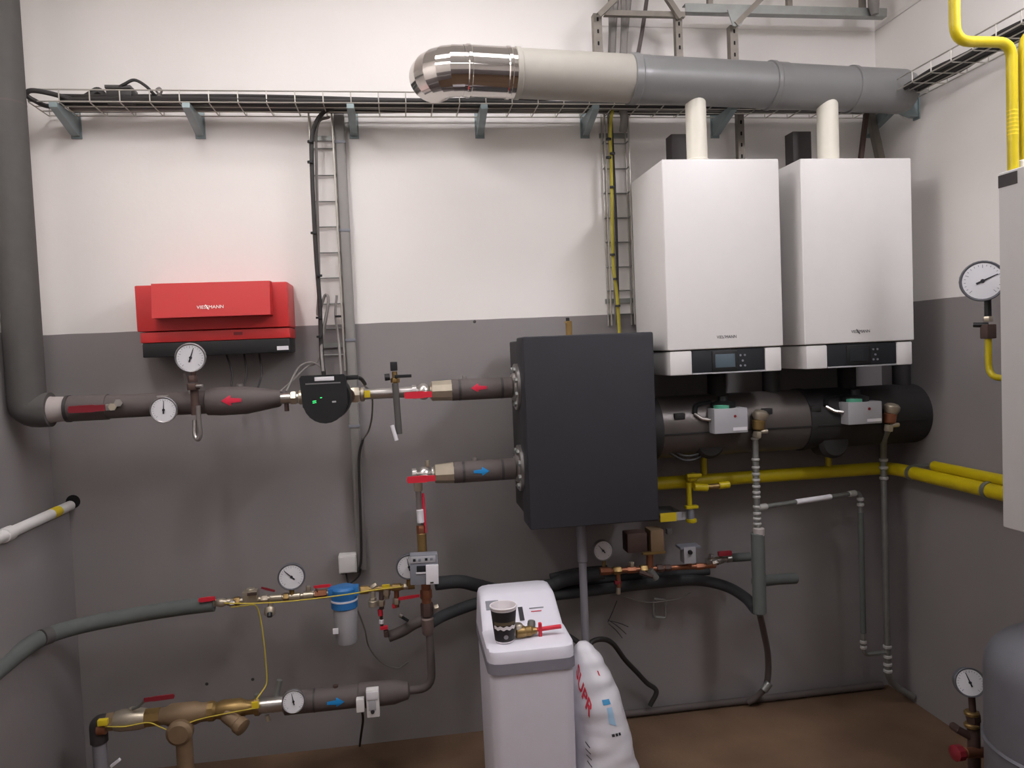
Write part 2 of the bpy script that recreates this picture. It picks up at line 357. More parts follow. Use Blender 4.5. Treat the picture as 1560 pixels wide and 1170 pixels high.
# ================================================================== boilers
def boiler(xl, xr, label, screen_on, grp):
    yf, yb = 2.83, 3.225
    zt = P(1100, 242, yf).z; zs = P(1100, 531, yf).z; zb = P(1100, 569, yf).z
    T = thing('wall_boiler', label, 'boiler', ((xl+xr)/2, yb, zb), grp); W = xr-xl
    B().bb((xl, yf, zs), (xr, yb, zt), 0.007, 3).o('casing', white_metal, T)
    B().bb((xl+0.012, yf+0.012, zs-0.004), (xr-0.012, yb, zs+0.004)).o('seam', dark_seam, T)
    x0 = xl+W*0.205; x1 = xl+W*0.84
    B().bb((xl+0.008, yf+0.004, zb), (x0, yb-0.01, zs-0.004), 0.006).o('lower_trim', white_panel, T)
    B().bb((x1, yf+0.004, zb), (xr-0.008, yb-0.01, zs-0.004), 0.006).o('lower_trim', white_panel, T)
    B().bb((x0, yf+0.05, zb+0.002), (x1, yb-0.01, zs-0.006)).o('underside', dark_seam, T)
    cp = B().bb((x0+0.001, yf+0.006, zb+0.007), (x1-0.001, yf+0.06, zs-0.004), 0.004).o('control_panel', dark_panel, T)
    B().bb((x0, yf+0.003, zb), (x1, yf+0.05, zb+0.006), 0.002).o('panel_sill', act_grey, T)
    xs = x0+(x1-x0)*0.31; xe = x0+(x1-x0)*0.58; zm = (zb+zs)/2; h = (zs-zb)
    B().bb((xs-0.012, yf+0.002, zm-h*0.40), (xe+0.012, yf+0.03, zm+h*0.40), 0.003).o('display_bezel', black_pl, T)
    B().bb((xs, yf, zm-h*0.26), (xe, yf+0.03, zm+h*0.28), 0.001).o('display_screen', screen_m if screen_on else dark_panel, T)
    for k, (fx, fzz) in enumerate(((0.66, 0.2), (0.72, 0.2), (0.69, -0.02), (0.66, -0.22), (0.72, -0.22))):
        p = Vector((x0+(x1-x0)*fx, yf+0.007, zm+h*fzz)); B().lathe(p, (0, -1, 0), [(0, 0.0045), (0.004, 0.004)], 10).o('button', meter_grey, T)
    zl_ = zs+0.045; xm = xl+W*0.505
    text('VIESSMANN', 0.017, logo_grey, T, (xm, yf-0.0004, zl_), X1, Z1, 'logo_lettering', sx=0.92)
    B().prism([(-0.010, 0.010), (-0.006, 0.010), (0.008, -0.010), (0.004, -0.010)], (xm-0.010, yf, zl_), X1, Z1, (0, -1, 0), 0.0012).o('logo_slash', logo_silver if screen_on else logo_grey, T)
    return T
BX1 = (1.028, 1.509); BX2 = (1.600, 2.082)
boiler(*BX1, 'white wall-hung boiler with lit display, the one beside the black insulated box', True, 'wall boilers')
boiler(*BX2, 'white wall-hung boiler nearest the room corner, its display dark', False, 'wall boilers')
# flues and air inlets on the boilers
zt = P(1100, 242, 2.83).z
DU0 = P(1390, 139, 3.02); 
def on_level(px, py0, Y, z):                     # pixel column at a given level and depth
    p = P(px, py0, Y); return Vector((p.x, Y, z))
dA = P(1311, 137, 2.985)
dB = P(790, 112, 2.89)
dd = (dA-dB).normalized()
for px, lab in ((1062, 'white flue pipe rising from the boiler beside the black box'), (1262, 'white flue pipe rising from the boiler nearest the corner')):
    FYY = 2.93 if px < 1100 else 2.955; p = P(px, 240, FYY); t = (p.x-dB.x)/dd.x; ax = dB+dd*t
    T = thing('flue_pipe', lab, 'pipe', (p.x, FYY, zt), 'boiler flues')
    r = 15.5*mpp(p)
    B().cyl((p.x, FYY, zt-0.002), (p.x, FYY, ax.z-0.01), r, 26).o('tube', flue_white, T)
    B().lathe((p.x, FYY, zt), Z1, [(0, r*1.1), (0.02, r*1.1), (0.024, r)]).o('collar', flue_white, T)
for px0, px1, py, lab in ((1020, 1046, 206, 'dark square duct stub behind the flue of the boiler beside the black box'), (1204, 1232, 202, 'dark square duct stub behind the flue nearest the corner')):
    a, b = P(px0, py, 3.12), P(px1, py, 3.12)
    o = B().bb((a.x, 3.10, zt+0.001), (b.x, 3.17, a.z), 0.003).o('inlet_stub', dark_box); tag(o, lab, 'duct', 'dark duct stubs')

# ================================================================== flue duct
T = thing('flue_duct', 'large round flue duct of grey plastic with a shiny steel elbow, above the boilers', 'duct', (dA+dB)/2)
r0 = 34*mpp(P(1100, 130, 2.95))
end = dB+dd*((2.19-dB.x)/dd.x)
def at_px(px):                                   # point of the duct axis seen at a pixel column
    return min([dB+dd*(0.004*i-1.0) for i in range(700)], key=lambda q: abs((780+FPX*((q-Vector((0,0,H))).dot(RT))/((q-Vector((0,0,H))).dot(FW)))-px))
def ring(px, w, r, name, mat): c = at_px(px); B().lathe(c-dd*w/2, dd, [(0, r*0.97), (w*0.2, r), (w*0.8, r), (w, r*0.97)], 40).o(name, mat, T)
q0, q1, q2, q3, q4 = at_px(705), at_px(782), at_px(957), at_px(1168), at_px(1292)
B().lathe(q0, q1-q0, [(0, r0*1.02), ((q1-q0).length, r0*1.02)], 44).o('steel_sleeve', chrome, T)
ring(712, 0.018, r0*1.06, 'clamp_band', chrome); ring(773, 0.018, r0*1.06, 'clamp_band', chrome)
L = (q2-q1).length; B().lathe(q1, dd, [(0, r0), (0.004, r0*1.05), (0.02, r0*1.05), (0.024, r0), (L, r0)], 44).o('pale_section', duct_pale, T)
L = (q3-q2).length; B().lathe(q2, dd, [(0, r0*1.0), (0.002, r0*1.07), (0.03, r0*1.07), (0.036, r0*1.02), (0.075, r0*1.02), (0.08, r0), (L, r0)], 44).o('grey_section', duct_grey, T)
L = (q4-q3).length; B().lathe(q3, dd, [(0, r0), (0.002, r0*1.07), (0.018, r0*1.07), (0.024, r0*1.02), (0.075, r0*1.02), (0.08, r0*0.99), (L, r0*0.99)], 44).o('grey_section', duct_grey, T)
L = (end-q4).length; B().lathe(q4, dd, [(0, r0), (0.002, r0*1.06), (0.016, r0*1.06), (0.02, r0), (L-0.03, r0), (L, r0*0.9)], 44).o('grey_section', duct_grey, T)
# segmented elbow turning to the wall: each gore its own piece
back = dd.cross(Z1).normalized()*-1.0; cR = r0*1.12; pivot = q0+back*cR; ng = 5
def el(a): return pivot-back*cR*cos(a)-dd*cR*sin(a), (-dd*cos(a)+back*sin(a))
for k in range(ng):
    a0, a1 = radians(86)*k/ng, radians(86)*(k+1)/ng
    vs = []; fs = []; sg = 40
    for a in (a0, a1):
        c, tg = el(a); e1 = (c-pivot).normalized()
        for j in range(sg):
            an = 2*pi*j/sg; vs.append(c+(e1*cos(an)+Z1*sin(an))*r0*(1.02 if a == a1 else 1.0))
    for j in range(sg): fs.append((j, (j+1) % sg, sg+(j+1) % sg, sg+j))
    if k == ng-1: fs.append(tuple(range(sg, 2*sg)))
    B().add(vs, fs).o('elbow_gore', chrome, T)

# ================================================================== wire cable tray on the back wall
TYF, TYB = 3.10, 3.275
tzt = P(390, 138.5, TYF).z; tzb = P(390, 156, TYF).z
x0, x1 = P(42, 140, TYF).x, RX-0.03
T = thing('cable_tray', 'wire mesh cable tray running along the back wall under the flue duct', 'cable tray', ((x0+x1)/2, WY, tzb))
for (y, z) in ((TYF, tzt), (TYF, tzb), (TYF+0.058, tzb), (TYF+0.116, tzb), (TYB, tzb), (TYB, tzt), (TYF, (tzt+tzb)/2)):
    if z != (tzt+tzb)/2: B().tube([(x0, y, z), (x1, y, z)], 0.0028, 6).o('rail_wire', wire_m, T)
cw = B().tube([(x0, TYF, tzt), (x0, TYF, tzb-0.003), (x0, TYB, tzb-0.003), (x0, TYB, tzt)], 0.0024, 6, fil=0.008).o('cross_wire', wire_m, T)
c0 = WORLD[cw.name]; n = int((x1-x0)/0.108)
for k in range(1, n+1): share(cw, T, c0+X1*0.108*k)
for px in (92, 290, 535, 735, 902, 1108, 1372):
    p = P(px, 165, TYF+0.06); x = min(p.x, x1-0.02)
    b = B(); b.prism([(TYF-0.005, tzb-0.004), (WY, tzb-0.004), (WY, tzb-0.075), (WY-0.03, tzb-0.075), (TYF-0.005, tzb-0.022)], (x-0.014, 0, 0), Y1, Z1, X1, 0.028)
    b.bb((x-0.02, WY-0.006, tzb-0.085), (x+0.02, WY, tzb+0.03)); b.o('bracket', galv_teal, T)
for k, (yy, zz, r, mt) in enumerate(((0.02, 0.013, 0.011, cable_blk), (0.045, 0.012, 0.010, cable_blk), (0.075, 0.013, 0.012, cable_blk), (0.105, 0.012, 0.010, cable_gry), (0.06, 0.032, 0.010, cable_blk), (0.13, 0.013, 0.011, cable_blk))):
    pts = []
    for i in range(34):
        x = x0+0.10+(x1-x0-0.14)*i/33; pts.append((x, TYF+yy+0.012*sin(3.1*x+k*2), tzb+zz+0.004*sin(5*x+k)+(0.006 if zz > 0.02 else 0)))
    o = B().tube(spl(pts, 3), r, 8).o('cable', mt); tag(o, {3: 'grey cable lying among black ones in the back wall tray', 4: 'black cable lying on top of the others in the back wall tray'}.get(k, 'black cable on the bottom of the wire tray on the back wall'), 'cable', 'cables in the back wall tray')
p = P(185, 148, 3.16); s = mpp(p)
T2 = thing('splice_box', 'dark junction box sitting in the tray at its far left', 'junction box', (p.x, 3.16, tzb))
B().box((p.x, 3.17, p.z), (36*s, 0.08, 26*s), 0.004).o('body', cable_blk, T2); B().box((p.x, 3.165, p.z+11*s), (37*s, 0.086, 5*s), 0.002).o('lid', ins_band, T2)
o = B().tube(pspl([(118, 152, 3.17), (138, 144, 3.17), (150, 139, 3.18), (163, 150, 3.18)], 6), [0.006, 0.014, 0.016, 0.010], 10).o('cable_hump', cable_blk); tag(o, 'short black cable hump in the tray left of the junction box', 'cable')
o = B().tube(pspl([(172, 138, 3.14), (190, 128, 3.12), (205, 122, 3.12), (222, 131, 3.12), (236, 145, 3.13), (248, 153, 3.15)], 6), 0.006, 8).o('cable_loop', cable_blk); tag(o, 'thin black cable arching out of the tray beside the junction box', 'cable')
o = B().tube(pspl([(112, 152, 3.13), (75, 142, 3.10), (48, 138, 3.08), (40, 144, 3.08), (52, 153, 3.10), (75, 162, 3.14), (110, 158, 3.2)], 6), 0.009, 10).o('cable_coil', cable_blk); tag(o, 'black cable looping round the left end of the tray', 'cable')
o = B().tube(pspl([(238, 150, 3.12), (246, 140, 3.11), (243, 134, 3.11), (238, 138, 3.11), (246, 148, 3.12)], 6), 0.004, 8).o('cable_ring', cable_gry); tag(o, 'small grey cable ring standing on the tray', 'cable')

# tray on the right wall
T = thing('cable_tray', 'wire mesh cable tray climbing away along the right wall', 'cable tray', (RX, 2.4, tzb))
xa, xb = RX-0.175, RX-0.02
for x, z in ((xa, tzt), (xa, tzb), (xa+0.055, tzb), (xa+0.11, tzb), (xb, tzb), (xb, tzt)):
    B().tube([(x, 0.6, z), (x, TYF-0.01, z)], 0.0028, 6).o('rail_wire', wire_m, T)
cw = B().tube([(xa, 0.65, tzt), (xa, 0.65, tzb-0.003), (xb, 0.65, tzb-0.003), (xb, 0.65, tzt)], 0.0024, 6, fil=0.008).o('cross_wire', wire_m, T); c0 = WORLD[cw.name]
for k in range(1, 22): share(cw, T, c0+Y1*0.108*k)
for y in (1.15, 2.10, 3.02):
    b = B(); b.prism([(RX, tzb-0.004), (xa, tzb-0.004), (xa, tzb-0.022), (RX-0.03, tzb-0.075), (RX, tzb-0.075)], (0, y-0.014, 0), X1, Z1, Y1, 0.028); b.bb((RX-0.006, y-0.02, tzb-0.085), (RX, y+0.02, tzb+0.03)); b.o('bracket', galv_teal, T)
for k in range(4):
    pts = [(xa+0.03+0.03*k+0.01*sin(3*i+k), 0.6+(TYF-0.62)*i/14, tzb+0.013) for i in range(15)]
    o = B().tube(spl(pts, 3), 0.012, 8).o('cable', cable_blk); tag(o, 'black cable lying in the wire tray on the right wall', 'cable', 'cables in the right wall tray')

# ================================================================== vertical wire ladders, trunking
def ladder(pl, pr, ys, ytop, ybot, label):
    Y = 3.24; zt_, zb_ = P(500, ytop, Y).z, P(500, ybot, Y).z
    xl = P(pl[0], pl[1], Y).x; xr = P(pr[0], pr[1], Y).x
    T = thing('cable_ladder', label, 'cable tray', ((xl+xr)/2, WY, zb_))
    for x in (xl, xr):
        B().tube([(x, Y, zb_), (x, Y, zt_)], 0.004, 6).o('rail', wire_m, T); B().tube([(x, Y+0.05, zb_), (x, Y+0.05, zt_)], 0.004, 6).o('rail', wire_m, T)
    rg = None
    for y in ys:
        z = P((pl[0]+pr[0])/2, y, Y).z
        if rg is None: rg = B().tube([(xl, Y, z), (xl, Y+0.05, z), (xr, Y+0.05, z), (xr, Y, z)], 0.003, 6, fil=0.006).o('rung', galv, T); zz0 = z; cc = WORLD[rg.name]
        else: share(rg, T, cc+Z1*(z-zz0))
    B().bb((xl-0.01, WY-0.012, zt_-0.1), (xr+0.01, WY, zt_-0.08)).o('wall_clip', galv, T); B().bb((xl-0.01, WY-0.012, zb_+0.1), (xr+0.01, WY, zb_+0.12)).o('wall_clip', galv, T)
    return xl, xr, zb_, zt_, Y
xl, xr, zb_, zt_, LY = ladder((482, 400), (517, 400), (221.5, 263, 303.5, 342.7, 382.6, 421.7, 461.6, 500, 541), 172, 566, 'upright wire ladder tray above the circulation pump, with grey trunking beside it')
o = B().tube(spl([P(515, 162, 3.2), P(492, 172, 3.2), P(477, 200, 3.2), P(475, 250, 3.2), P(481, 380, 3.2), P(487, 460, 3.2), P(490, 540, 3.2), (P(494, 575, 3.2))], 8), 0.009, 10).o('cable', cable_blk); tag(o, 'thick dark cable clipped to the left rail of the ladder above the pump', 'cable')
o = B().tube(pspl([(502, 178, 3.22), (484, 190, 3.23), (482, 250, 3.23), (486, 420, 3.23), (484, 480, 3.22), (495, 450, 3.21), (500, 462, 3.2), (490, 520, 3.2), (492, 566, 3.15)], 8), 0.006, 8).o('cable', cable_gry); tag(o, 'grey cable weaving down inside the ladder above the pump', 'cable')
o = B().tube(pspl([(513, 450, 3.22), (511, 480, 3.22), (516, 520, 3.22), (520, 575, 3.1)], 8), 0.005, 8).o('cable', cable_gry); tag(o, 'thin grey cable hanging by the right rail of the ladder above the pump', 'cable')
for k, (px, py) in enumerate(((473, 216), (473, 247), (478, 355), (486, 420), (486, 484), (487, 513), (515, 482))):
    p = P(px, py, 3.19); o = B().lathe(p-Z1*0.004, Z1, [(0, 0.013), (0.008, 0.013)], 12).o('cable_tie', black_pl); o['label'] = ('topmost', 'second from top', 'third from top', 'fourth from top', 'third from bottom', 'second from bottom', 'lowest')[k]+' black cable tie on the pump ladder'; o['category'] = 'cable tie'; o['group'] = 'cable ties on the pump ladder'
a = P(519, 160, 3.27); b_ = P(548, 868, 3.27); xc = (a.x+b_.x)/2
T = thing('trunking', 'tall grey plastic trunking beside the ladder tray, running down behind the pump', 'trunking', (xc, WY, b_.z))
B().bb((xc-0.021, 3.262, b_.z), (xc+0.021, WY, a.z), 0.003).o('channel', trunk_m, T); B().bb((xc-0.017, 3.258, b_.z+0.002), (xc+0.017, 3.263, a.z-0.002), 0.001).o('cover', trunk_m, T)
for py in (215, 350, 518, 650): z = P(530, py, 3.25).z; B().bb((xc-0.023, 3.255, z-0.006), (xc+0.023, 3.27, z+0.006), 0.001).o('clip', meter_grey, T)
o = B().tube(spl([P(553, 668, 3.24), P(547, 700, 3.245), P(549, 780, 3.245), P(550, 850, 3.245), P(545, 872, 3.25)], 8), 0.0055, 8).o('cable', cable_blk); tag(o, 'black cable running down the edge of the trunking below the pump', 'cable')
o = B().tube(pspl([(553, 585, 3.0), (566, 600, 3.05), (567, 630, 3.12), (562, 655, 3.2), (552, 670, 3.24)], 8), 0.004, 8).o('cable', cable_gry); tag(o, 'grey pump cable curving back to the trunking', 'cable')

xl, xr, zb_, zt_, LY = ladder((926, 330), (962, 330), (214, 253, 291, 329, 366.6, 405, 441.4, 478), 168, 512, 'upright wire ladder tray between the bare wall and the boilers')
o = B().tube(spl([P(933, 165, 3.2), P(930, 200, 3.2), P(932, 290, 3.2), P(934, 400, 3.2), P(940, 450, 3.2), P(944, 512, 3.2)], 8), 0.0075, 8).o('cable', cable_yel); tag(o, 'yellow-green earth cable running down the ladder beside the boilers', 'cable')
for k, dx in enumerate((0.015, 0.028)):
    x = xl+dx+0.012; o = B().tube(spl([(x, 3.27, zt_), (x+0.004, 3.265, (zt_+zb_)/2), (x, 3.27, zb_)], 8), 0.006, 8).o('cable', (cable_gry, cable_blk)[k]); tag(o, ('grey', 'black')[k]+' cable at the back of the ladder beside the boilers', 'cable')
o = B().tube(pspl([(948, 165, 3.2), (951, 180, 3.22), (949, 200, 3.25)], 6), 0.018, 10).o('cable_bundle', cable_gry); tag(o, 'short grey cable bundle leaving the tray at the head of the boiler ladder', 'cable')
for k, (px, py) in enumerate(((924, 212), (930, 234), (924, 240), (930, 285), (930, 388), (935, 425), (938, 466))):
    p = P(px+3, py, 3.19); o = B().lathe(p-Z1*0.004, Z1, [(0, 0.012), (0.008, 0.012)], 12).o('cable_tie', black_pl); o['label'] = ('topmost', 'second from top', 'third from top', 'fourth from top', 'third from bottom', 'second from bottom', 'lowest')[k]+' black cable tie on the boiler ladder'; o['category'] = 'cable tie'; o['group'] = 'cable ties on the boiler ladder'

# ================================================================== steel strut framing above the duct
def strut(name, a, b, w, label, parent=None, slots=True, mat=strut_m, facing=None):
    a, b = Vector(a), Vector(b); d = (b-a).normalized(); L = (b-a).length
    n = Vector(facing) if facing else Vector((0, -1, 0)); n = (n-d*n.dot(d)).normalized(); s = d.cross(n)
    T = thing(name, label, 'steel bracket', a if a.z < b.z else b, 'steel struts')
    t = 0.003; hw = w/2
    bb = B(); bb.prism([(-hw, 0), (hw, 0), (hw, w), (hw-t, w), (hw-t, t), (-hw+t, t), (-hw+t, w), (-hw, w)], a, s, -n, d, L); bb.o('channel', mat, T, smooth=0)
    if slots:
        k = int(L/0.05)
        for i in range(k):
            c = a+d*(0.03+i*0.05)+n*0.0006
            if 0.03+i*0.05 > L-0.02: break
            B().prism([(-0.007, -0.004), (0.007, -0.004), (0.009, 0), (0.007, 0.004), (-0.007, 0.004), (-0.009, 0)], c, d, s, n, 0.0006).o('slot', hole_m, T, smooth=0)
    return T
SY = 3.16
def vstrut(px, y0, y1, w, label, Y=SY, **k):
    a, b = P(px[0], y1, Y), P(px[1], y0, Y); x = (a.x+b.x)/2; strut('strut_channel', (x, Y, a.z), (x, Y, b.z), w, label, **k)
vstrut((914, 911), 20, 150, 0.036, 'upright steel strut above the duct, leftmost of the frame')
vstrut((1037, 1035), 18, 155, 0.030, 'upright steel strut behind the duct at the frame middle')
vstrut((1121, 1119), 38, 165, 0.036, 'upright steel strut behind the duct under the corner gusset')
vstrut((1131, 1129), 160, 300, 0.030, 'perforated steel strut standing behind the first boiler', Y=3.22)
zz = P(1200, 20, SY).z
strut('strut_rail', (P(1040, 14, SY).x, SY-0.03, zz), (P(1345, 26, SY).x, SY-0.03, zz), 0.036, 'long horizontal steel rail near the top, over the boilers', slots=False, mat=galv)
strut('strut_rail', (P(918, 24, SY).x, SY-0.03, P(980, 25, SY).z), (P(1040, 27, SY).x, SY-0.03, P(980, 25, SY).z), 0.022, 'short horizontal steel rail joining the two left struts', slots=False)
for px, lab in ((1083, 'thin hanger rising from the long rail, nearest the frame middle'), (1204, 'thin hanger rising from the middle of the long rail'), (1316, 'thin hanger rising from the right end of the long rail')):
    p = P(px, 12, SY-0.02); strut('strut_hanger', (p.x, SY-0.02, zz+0.01), (p.x, SY-0.02, CZ), 0.022, lab, slots=False)
for a, b, lab in (((913, 22), (950, -14), 'slanting steel brace at the left end of the frame'), ((1038, 26), (1012, -14), 'slanting steel brace at the middle of the frame'), ((1122, 36), (1172, -14), 'slanting steel brace rising from the corner gusset')):
    strut('strut_brace', P(*a, SY-0.05), P(*b, SY-0.05), 0.022, lab, slots=False)
c = P(1125, 26, SY-0.04); s = mpp(c)
o = B().prism([(-18*s, 10*s), (20*s, 14*s), (2*s, -14*s), (-10*s, -14*s)], c, X1, Z1, (0, -1, 0), 0.005).o('gusset_plate', galv); tag(o, 'pale triangular gusset plate under the long steel rail', 'plate')
c = P(1331, 8, SY-0.05); s = mpp(c)
o = B().tube([c+Z1*0.3, c+Z1*0.0, P(1333, 22, SY-0.05)], [0.024, 0.024, 0.016], 14).o('cable_bundle', cable_gry); tag(o, 'grey cable bundle hanging at the right end of the steel rail', 'cable')
for k, (a, b) in enumerate((((930, -30), (926, 155)), ((941, -30), (934, 155)), ((950, -30), (942, 155)), ((961, -30), (950, 155)), ((988, -20), (955, 155)))):
    pa, pb = P(*a, 3.24), P(*b, 3.22); m = (pa+pb)/2+X1*0.01*(-1)**k
    o = B().tube(spl([pa, m, pb], 8), 0.013 if k < 4 else 0.009, 10).o('cable', cable_gry if k < 4 else ins_dark); tag(o, ('leftmost', 'second from left', 'third from left', 'rightmost')[k]+' of the thick grey cables dropping behind the duct' if k < 4 else 'dark slanting cable dropping behind the duct', 'cable', 'cables dropping to the tray' if k < 4 else None)
for a, b, lab in (((1322, 168), (1312, 250), 'dark slanting strut under the duct end, the thinner one'), ((1328, 168), (1346, 250), 'grey slanting strut under the duct end, the wider one')):
    strut('strut_brace', P(*b, 3.2), P(*a, 3.2), 0.018 if a[0] < 1325 else 0.03, lab, slots=False, mat=iron_m if a[0] < 1325 else strut_m)

# ================================================================== red control unit
Yc = 3.12
a, b = P(205, 436, Yc), P(440, 430, Yc); xl_, xr_ = P(207, 480, Yc).x, P(440, 480, Yc).x
ztp = P(320, 432, Yc).z; zm1 = P(320, 503, Yc).z; zm2 = P(320, 519, Yc).z; zbt = P(320, 541, Yc).z
T = thing('control_unit', 'red wall control unit with black base, above the supply pipe', 'control unit', ((xl_+xr_)/2, WY, zbt))
B().bb((xl_, Yc, zm1+0.003), (xr_, WY, ztp), 0.006).o('upper_housing', red_m, T)
xs0, xs1 = P(214, 510, Yc).x, P(440, 510, Yc).x
B().bb((xs0-0.004, Yc+0.008, zm2), (xr_-0.002, WY, zm1), 0.004).o('lower_strip', red_m, T)
B().bb((xs0, Yc+0.012, zbt), (xr_-0.004, WY-0.01, zm2-0.001), 0.004).o('base', black_pl, T)
ca, cb = P(231, 485, 3.05), P(412, 480, 3.05); zc0 = P(320, 482, 3.05).z; zc1 = P(320, 430, 3.07).z
b = B(); b.prism([(0, zc1), (0.075, zc1+0.002), (0.075, zc0), (-0.018, zc0)], (ca.x, 3.068, 0), Y1, Z1, X1, cb.x-ca.x); b.o('flap', red_m, T, smooth=0)
pl = P(320, 468, 3.05)
text('VIESSMANN', 0.019, logo_white, T, (pl.x, 3.0535, zc0+0.036), X1, (0, 0.33, 1), 'logo_lettering')
B().prism([(-0.008, 0.010), (-0.004, 0.010), (0.008, -0.010), (0.004, -0.010)], (pl.x-0.012, 3.0530, zc0+0.036), X1, (0, 0.33, 1), (0, -1, 0.33), 0.0012).o('logo_slash', logo_white, T)
p = P(432, 530, Yc+0.01); s = mpp(p); B().box((xr_-0.032, Yc+0.011, p.z), (17*s, 0.003, 6*s)).o('white_sticker', tape_white, T)
p = P(362, 506, Yc); B().box((p.x, Yc+0.008, (zm1+zm2)/2+0.004), (0.034, 0.003, 0.012)).o('rating_plate', dred_lever, T)
for px in (345, 372, 395):
    p = P(px, 541, 3.2); q = P(px+(6 if px < 370 else -4), 598, 3.1)
    o = B().tube(spl([(p.x, 3.2, zbt-0.0), p+(q-p)*0.5+Vector((0.01, 0.02, 0)), q], 6), 0.004, 8).o('cable', cable_blk); tag(o, {345: 'thin cable hanging left under the red unit', 372: 'thin cable hanging in the middle under the red unit', 395: 'thin cable hanging right under the red unit'}[px], 'cable')
o = B().tube(pspl([(436, 596, 3.1), (455, 560, 3.18), (475, 552, 3.2), (490, 560, 3.2)], 8), 0.004, 8).o('cable', cable_gry); tag(o, 'grey cable curving from the supply pipe to the ladder tray', 'cable')
o = B().tube(pspl([(425, 598, 3.12), (440, 585, 3.15), (466, 560, 3.2), (486, 545, 3.22), (500, 470, 3.24)], 8), 0.004, 8).o('cable', cable_gry); tag(o, 'second grey cable climbing from the supply pipe into the ladder tray', 'cable')

# ================================================================== supply line (upper run)
PY = 3.0
sy = lambda px: P(px, 592-0.0485*(px-735), PY)   # axis of the supply run
SZ = sy(735).z
def S(px, Y=PY): q = sy(px); return Vector((q.x, Y, SZ))
mp = mpp(S(400))
top = P(30, 450, PY); RXr = top.x
T = thing('riser_pipe', 'tall thick grey insulated pipe rising in the left corner', 'pipe', (RXr, PY, SZ))
B().tube([(RXr, PY, CZ), (RXr, PY, SZ), S(78)], 26.5*mpp(top), 28, fil=0.13).o('insulation', ins_grey, T)
B().lathe((RXr, PY, P(10, 160, PY).z), Z1, [(0, 26.7*mpp(top)), (0.006, 26.9*mpp(top))], 28).o('insulation_joint', ins_dark, T)
B().lathe(S(66), X1, [(0, 24*mp), (0.03, 19*mp), ((S(103)-S(66)).x, 18*mp)], 26).o('taped_joint', ins_pale, T)
T = thing('supply_pipe', 'dark insulated pipe with a red arrow, under the red control unit', 'pipe', S(260))
B().lathe(S(104), X1, [(0, 17*mp), (0.004, 19*mp), ((S(165)-S(104)).x, 19*mp)], 26).o('valve_insulation', ins_dark, T)
B().lathe(S(165), X1, [(0, 17.5*mp), ((S(316)-S(165)).x, 17.5*mp)], 26).o('insulation', ins_dark, T)
L = (S(428)-S(314)).x
B().lathe(S(314), X1, [(0, 16*mp), (0.006, 20*mp), (L*0.2, 21.5*mp), (L*0.55, 21*mp), (L*0.97, 13*mp), (L, 11*mp)], 28).o('bulged_insulation', ins_dark, T)
B().lathe(S(316), X1, [(0, 18*mp), (0.008, 18*mp)], 26).o('tape_band', ins_band, T)
arrow(T, S(357)+Z1*0.004, 21.6*mp, 29*mp, 15*mp, -1, red_stk)
B().lathe(S(367)+Z1*21*mp, Z1, [(0, 5*mp), (0.01, 5*mp), (0.012, 3*mp)], 12).o('sensor_cap', steel, T)
B().cyl(S(420), S(466), 8.5*mp).o('steel_pipe', steel, T); B().hexn(S(443), S(452), 11*mp).o('union_nut', nickel, T); B().cyl(S(455), S(466), 11*mp).o('coupling', nickel, T)
B().cyl(S(436)-Z1*6*mp, S(436)-Z1*20*mp, 3.5*mp).o('drain_stub', iron_m, T)
T = thing('ball_valve', 'shut-off valve with a dark red lever next to the left corner riser', 'valve', S(130))
B().lathe(S(104)-X1*0.004, X1, [(0, 20*mp), (0.012, 20*mp)], 24).o('collar', ins_band, T)
lever(T, P(161, 621, 2.93), P(106, 624, 2.93), 9*mp, 0.008, dred_lever)
B().box(P(165, 620.5, 2.926), (7*mp, 0.012, 9*mp), 0.002).o('lever_clip', steel, T)
B().hexn(P(171, 620, PY-0.04), P(171, 620, 2.92), 6*mp).o('lever_stem', nickel, T); B().hexn(P(180, 614, PY-0.045), P(180, 614, 2.93), 6*mp).o('gland_nut', steel, T)
# gauge with siphon
T = thing('pressure_gauge', 'white pressure gauge in front of the black base of the red unit', 'gauge', P(297, 605, 2.93))
g = P(290, 545, 2.90); gauge(T, g, (0.12, -1, -0.12), 22.5*mpp(g), ang=70)
B().tube([g+Vector((0.005, 0.012, -20*mp)), P(294, 578, 2.92)], 4*mp, 12).o('stem', iron_m, T); B().hexn(P(293, 572, 2.92), P(294, 582, 2.92), 7*mp).o('nut', iron_m, T)
B().hexn(P(294, 584, 2.92), P(295, 594, 2.92), 9*mp).o('cock_body', iron_m, T); B().cyl(P(297, 588, 2.91), P(309, 588, 2.90), 2.5*mp).o('cock_handle', steel, T)
B().tube([P(296, 594, 2.93), P(298, 632, 2.93)], 6*mp, 12).o('lower_body', iron_m, T)
B().tube(pspl([(302, 618, 2.92), (303, 640, 2.92), (305, 660, 2.92), (302, 669, 2.92), (297, 662, 2.93), (297, 640, 2.94)], 6), 3.6*mp, 12).o('siphon_tube', steel, T)
B().tube(pspl([(281, 570, 2.96), (284, 588, 2.97), (290, 600, 2.97)], 6), 1.6*mp, 8).o('capillary', cable_gry, T)
T = thing('thermometer', 'round thermometer on the front of the insulated supply pipe', 'thermometer', P(248, 645, 2.93))
g = P(249, 624.5, 2.925); gauge(T, g, (0.05, -1, -0.05), 20*mpp(g), ang=85, depth=0.03); B().cyl(g+Y1*0.03, S(249)-Y1*0.03, 6*mp).o('pocket', nickel, T); B().box(P(248, 604, 2.945), (16*mp, 0.014, 3*mp), 0.001).o('top_clip', steel, T)

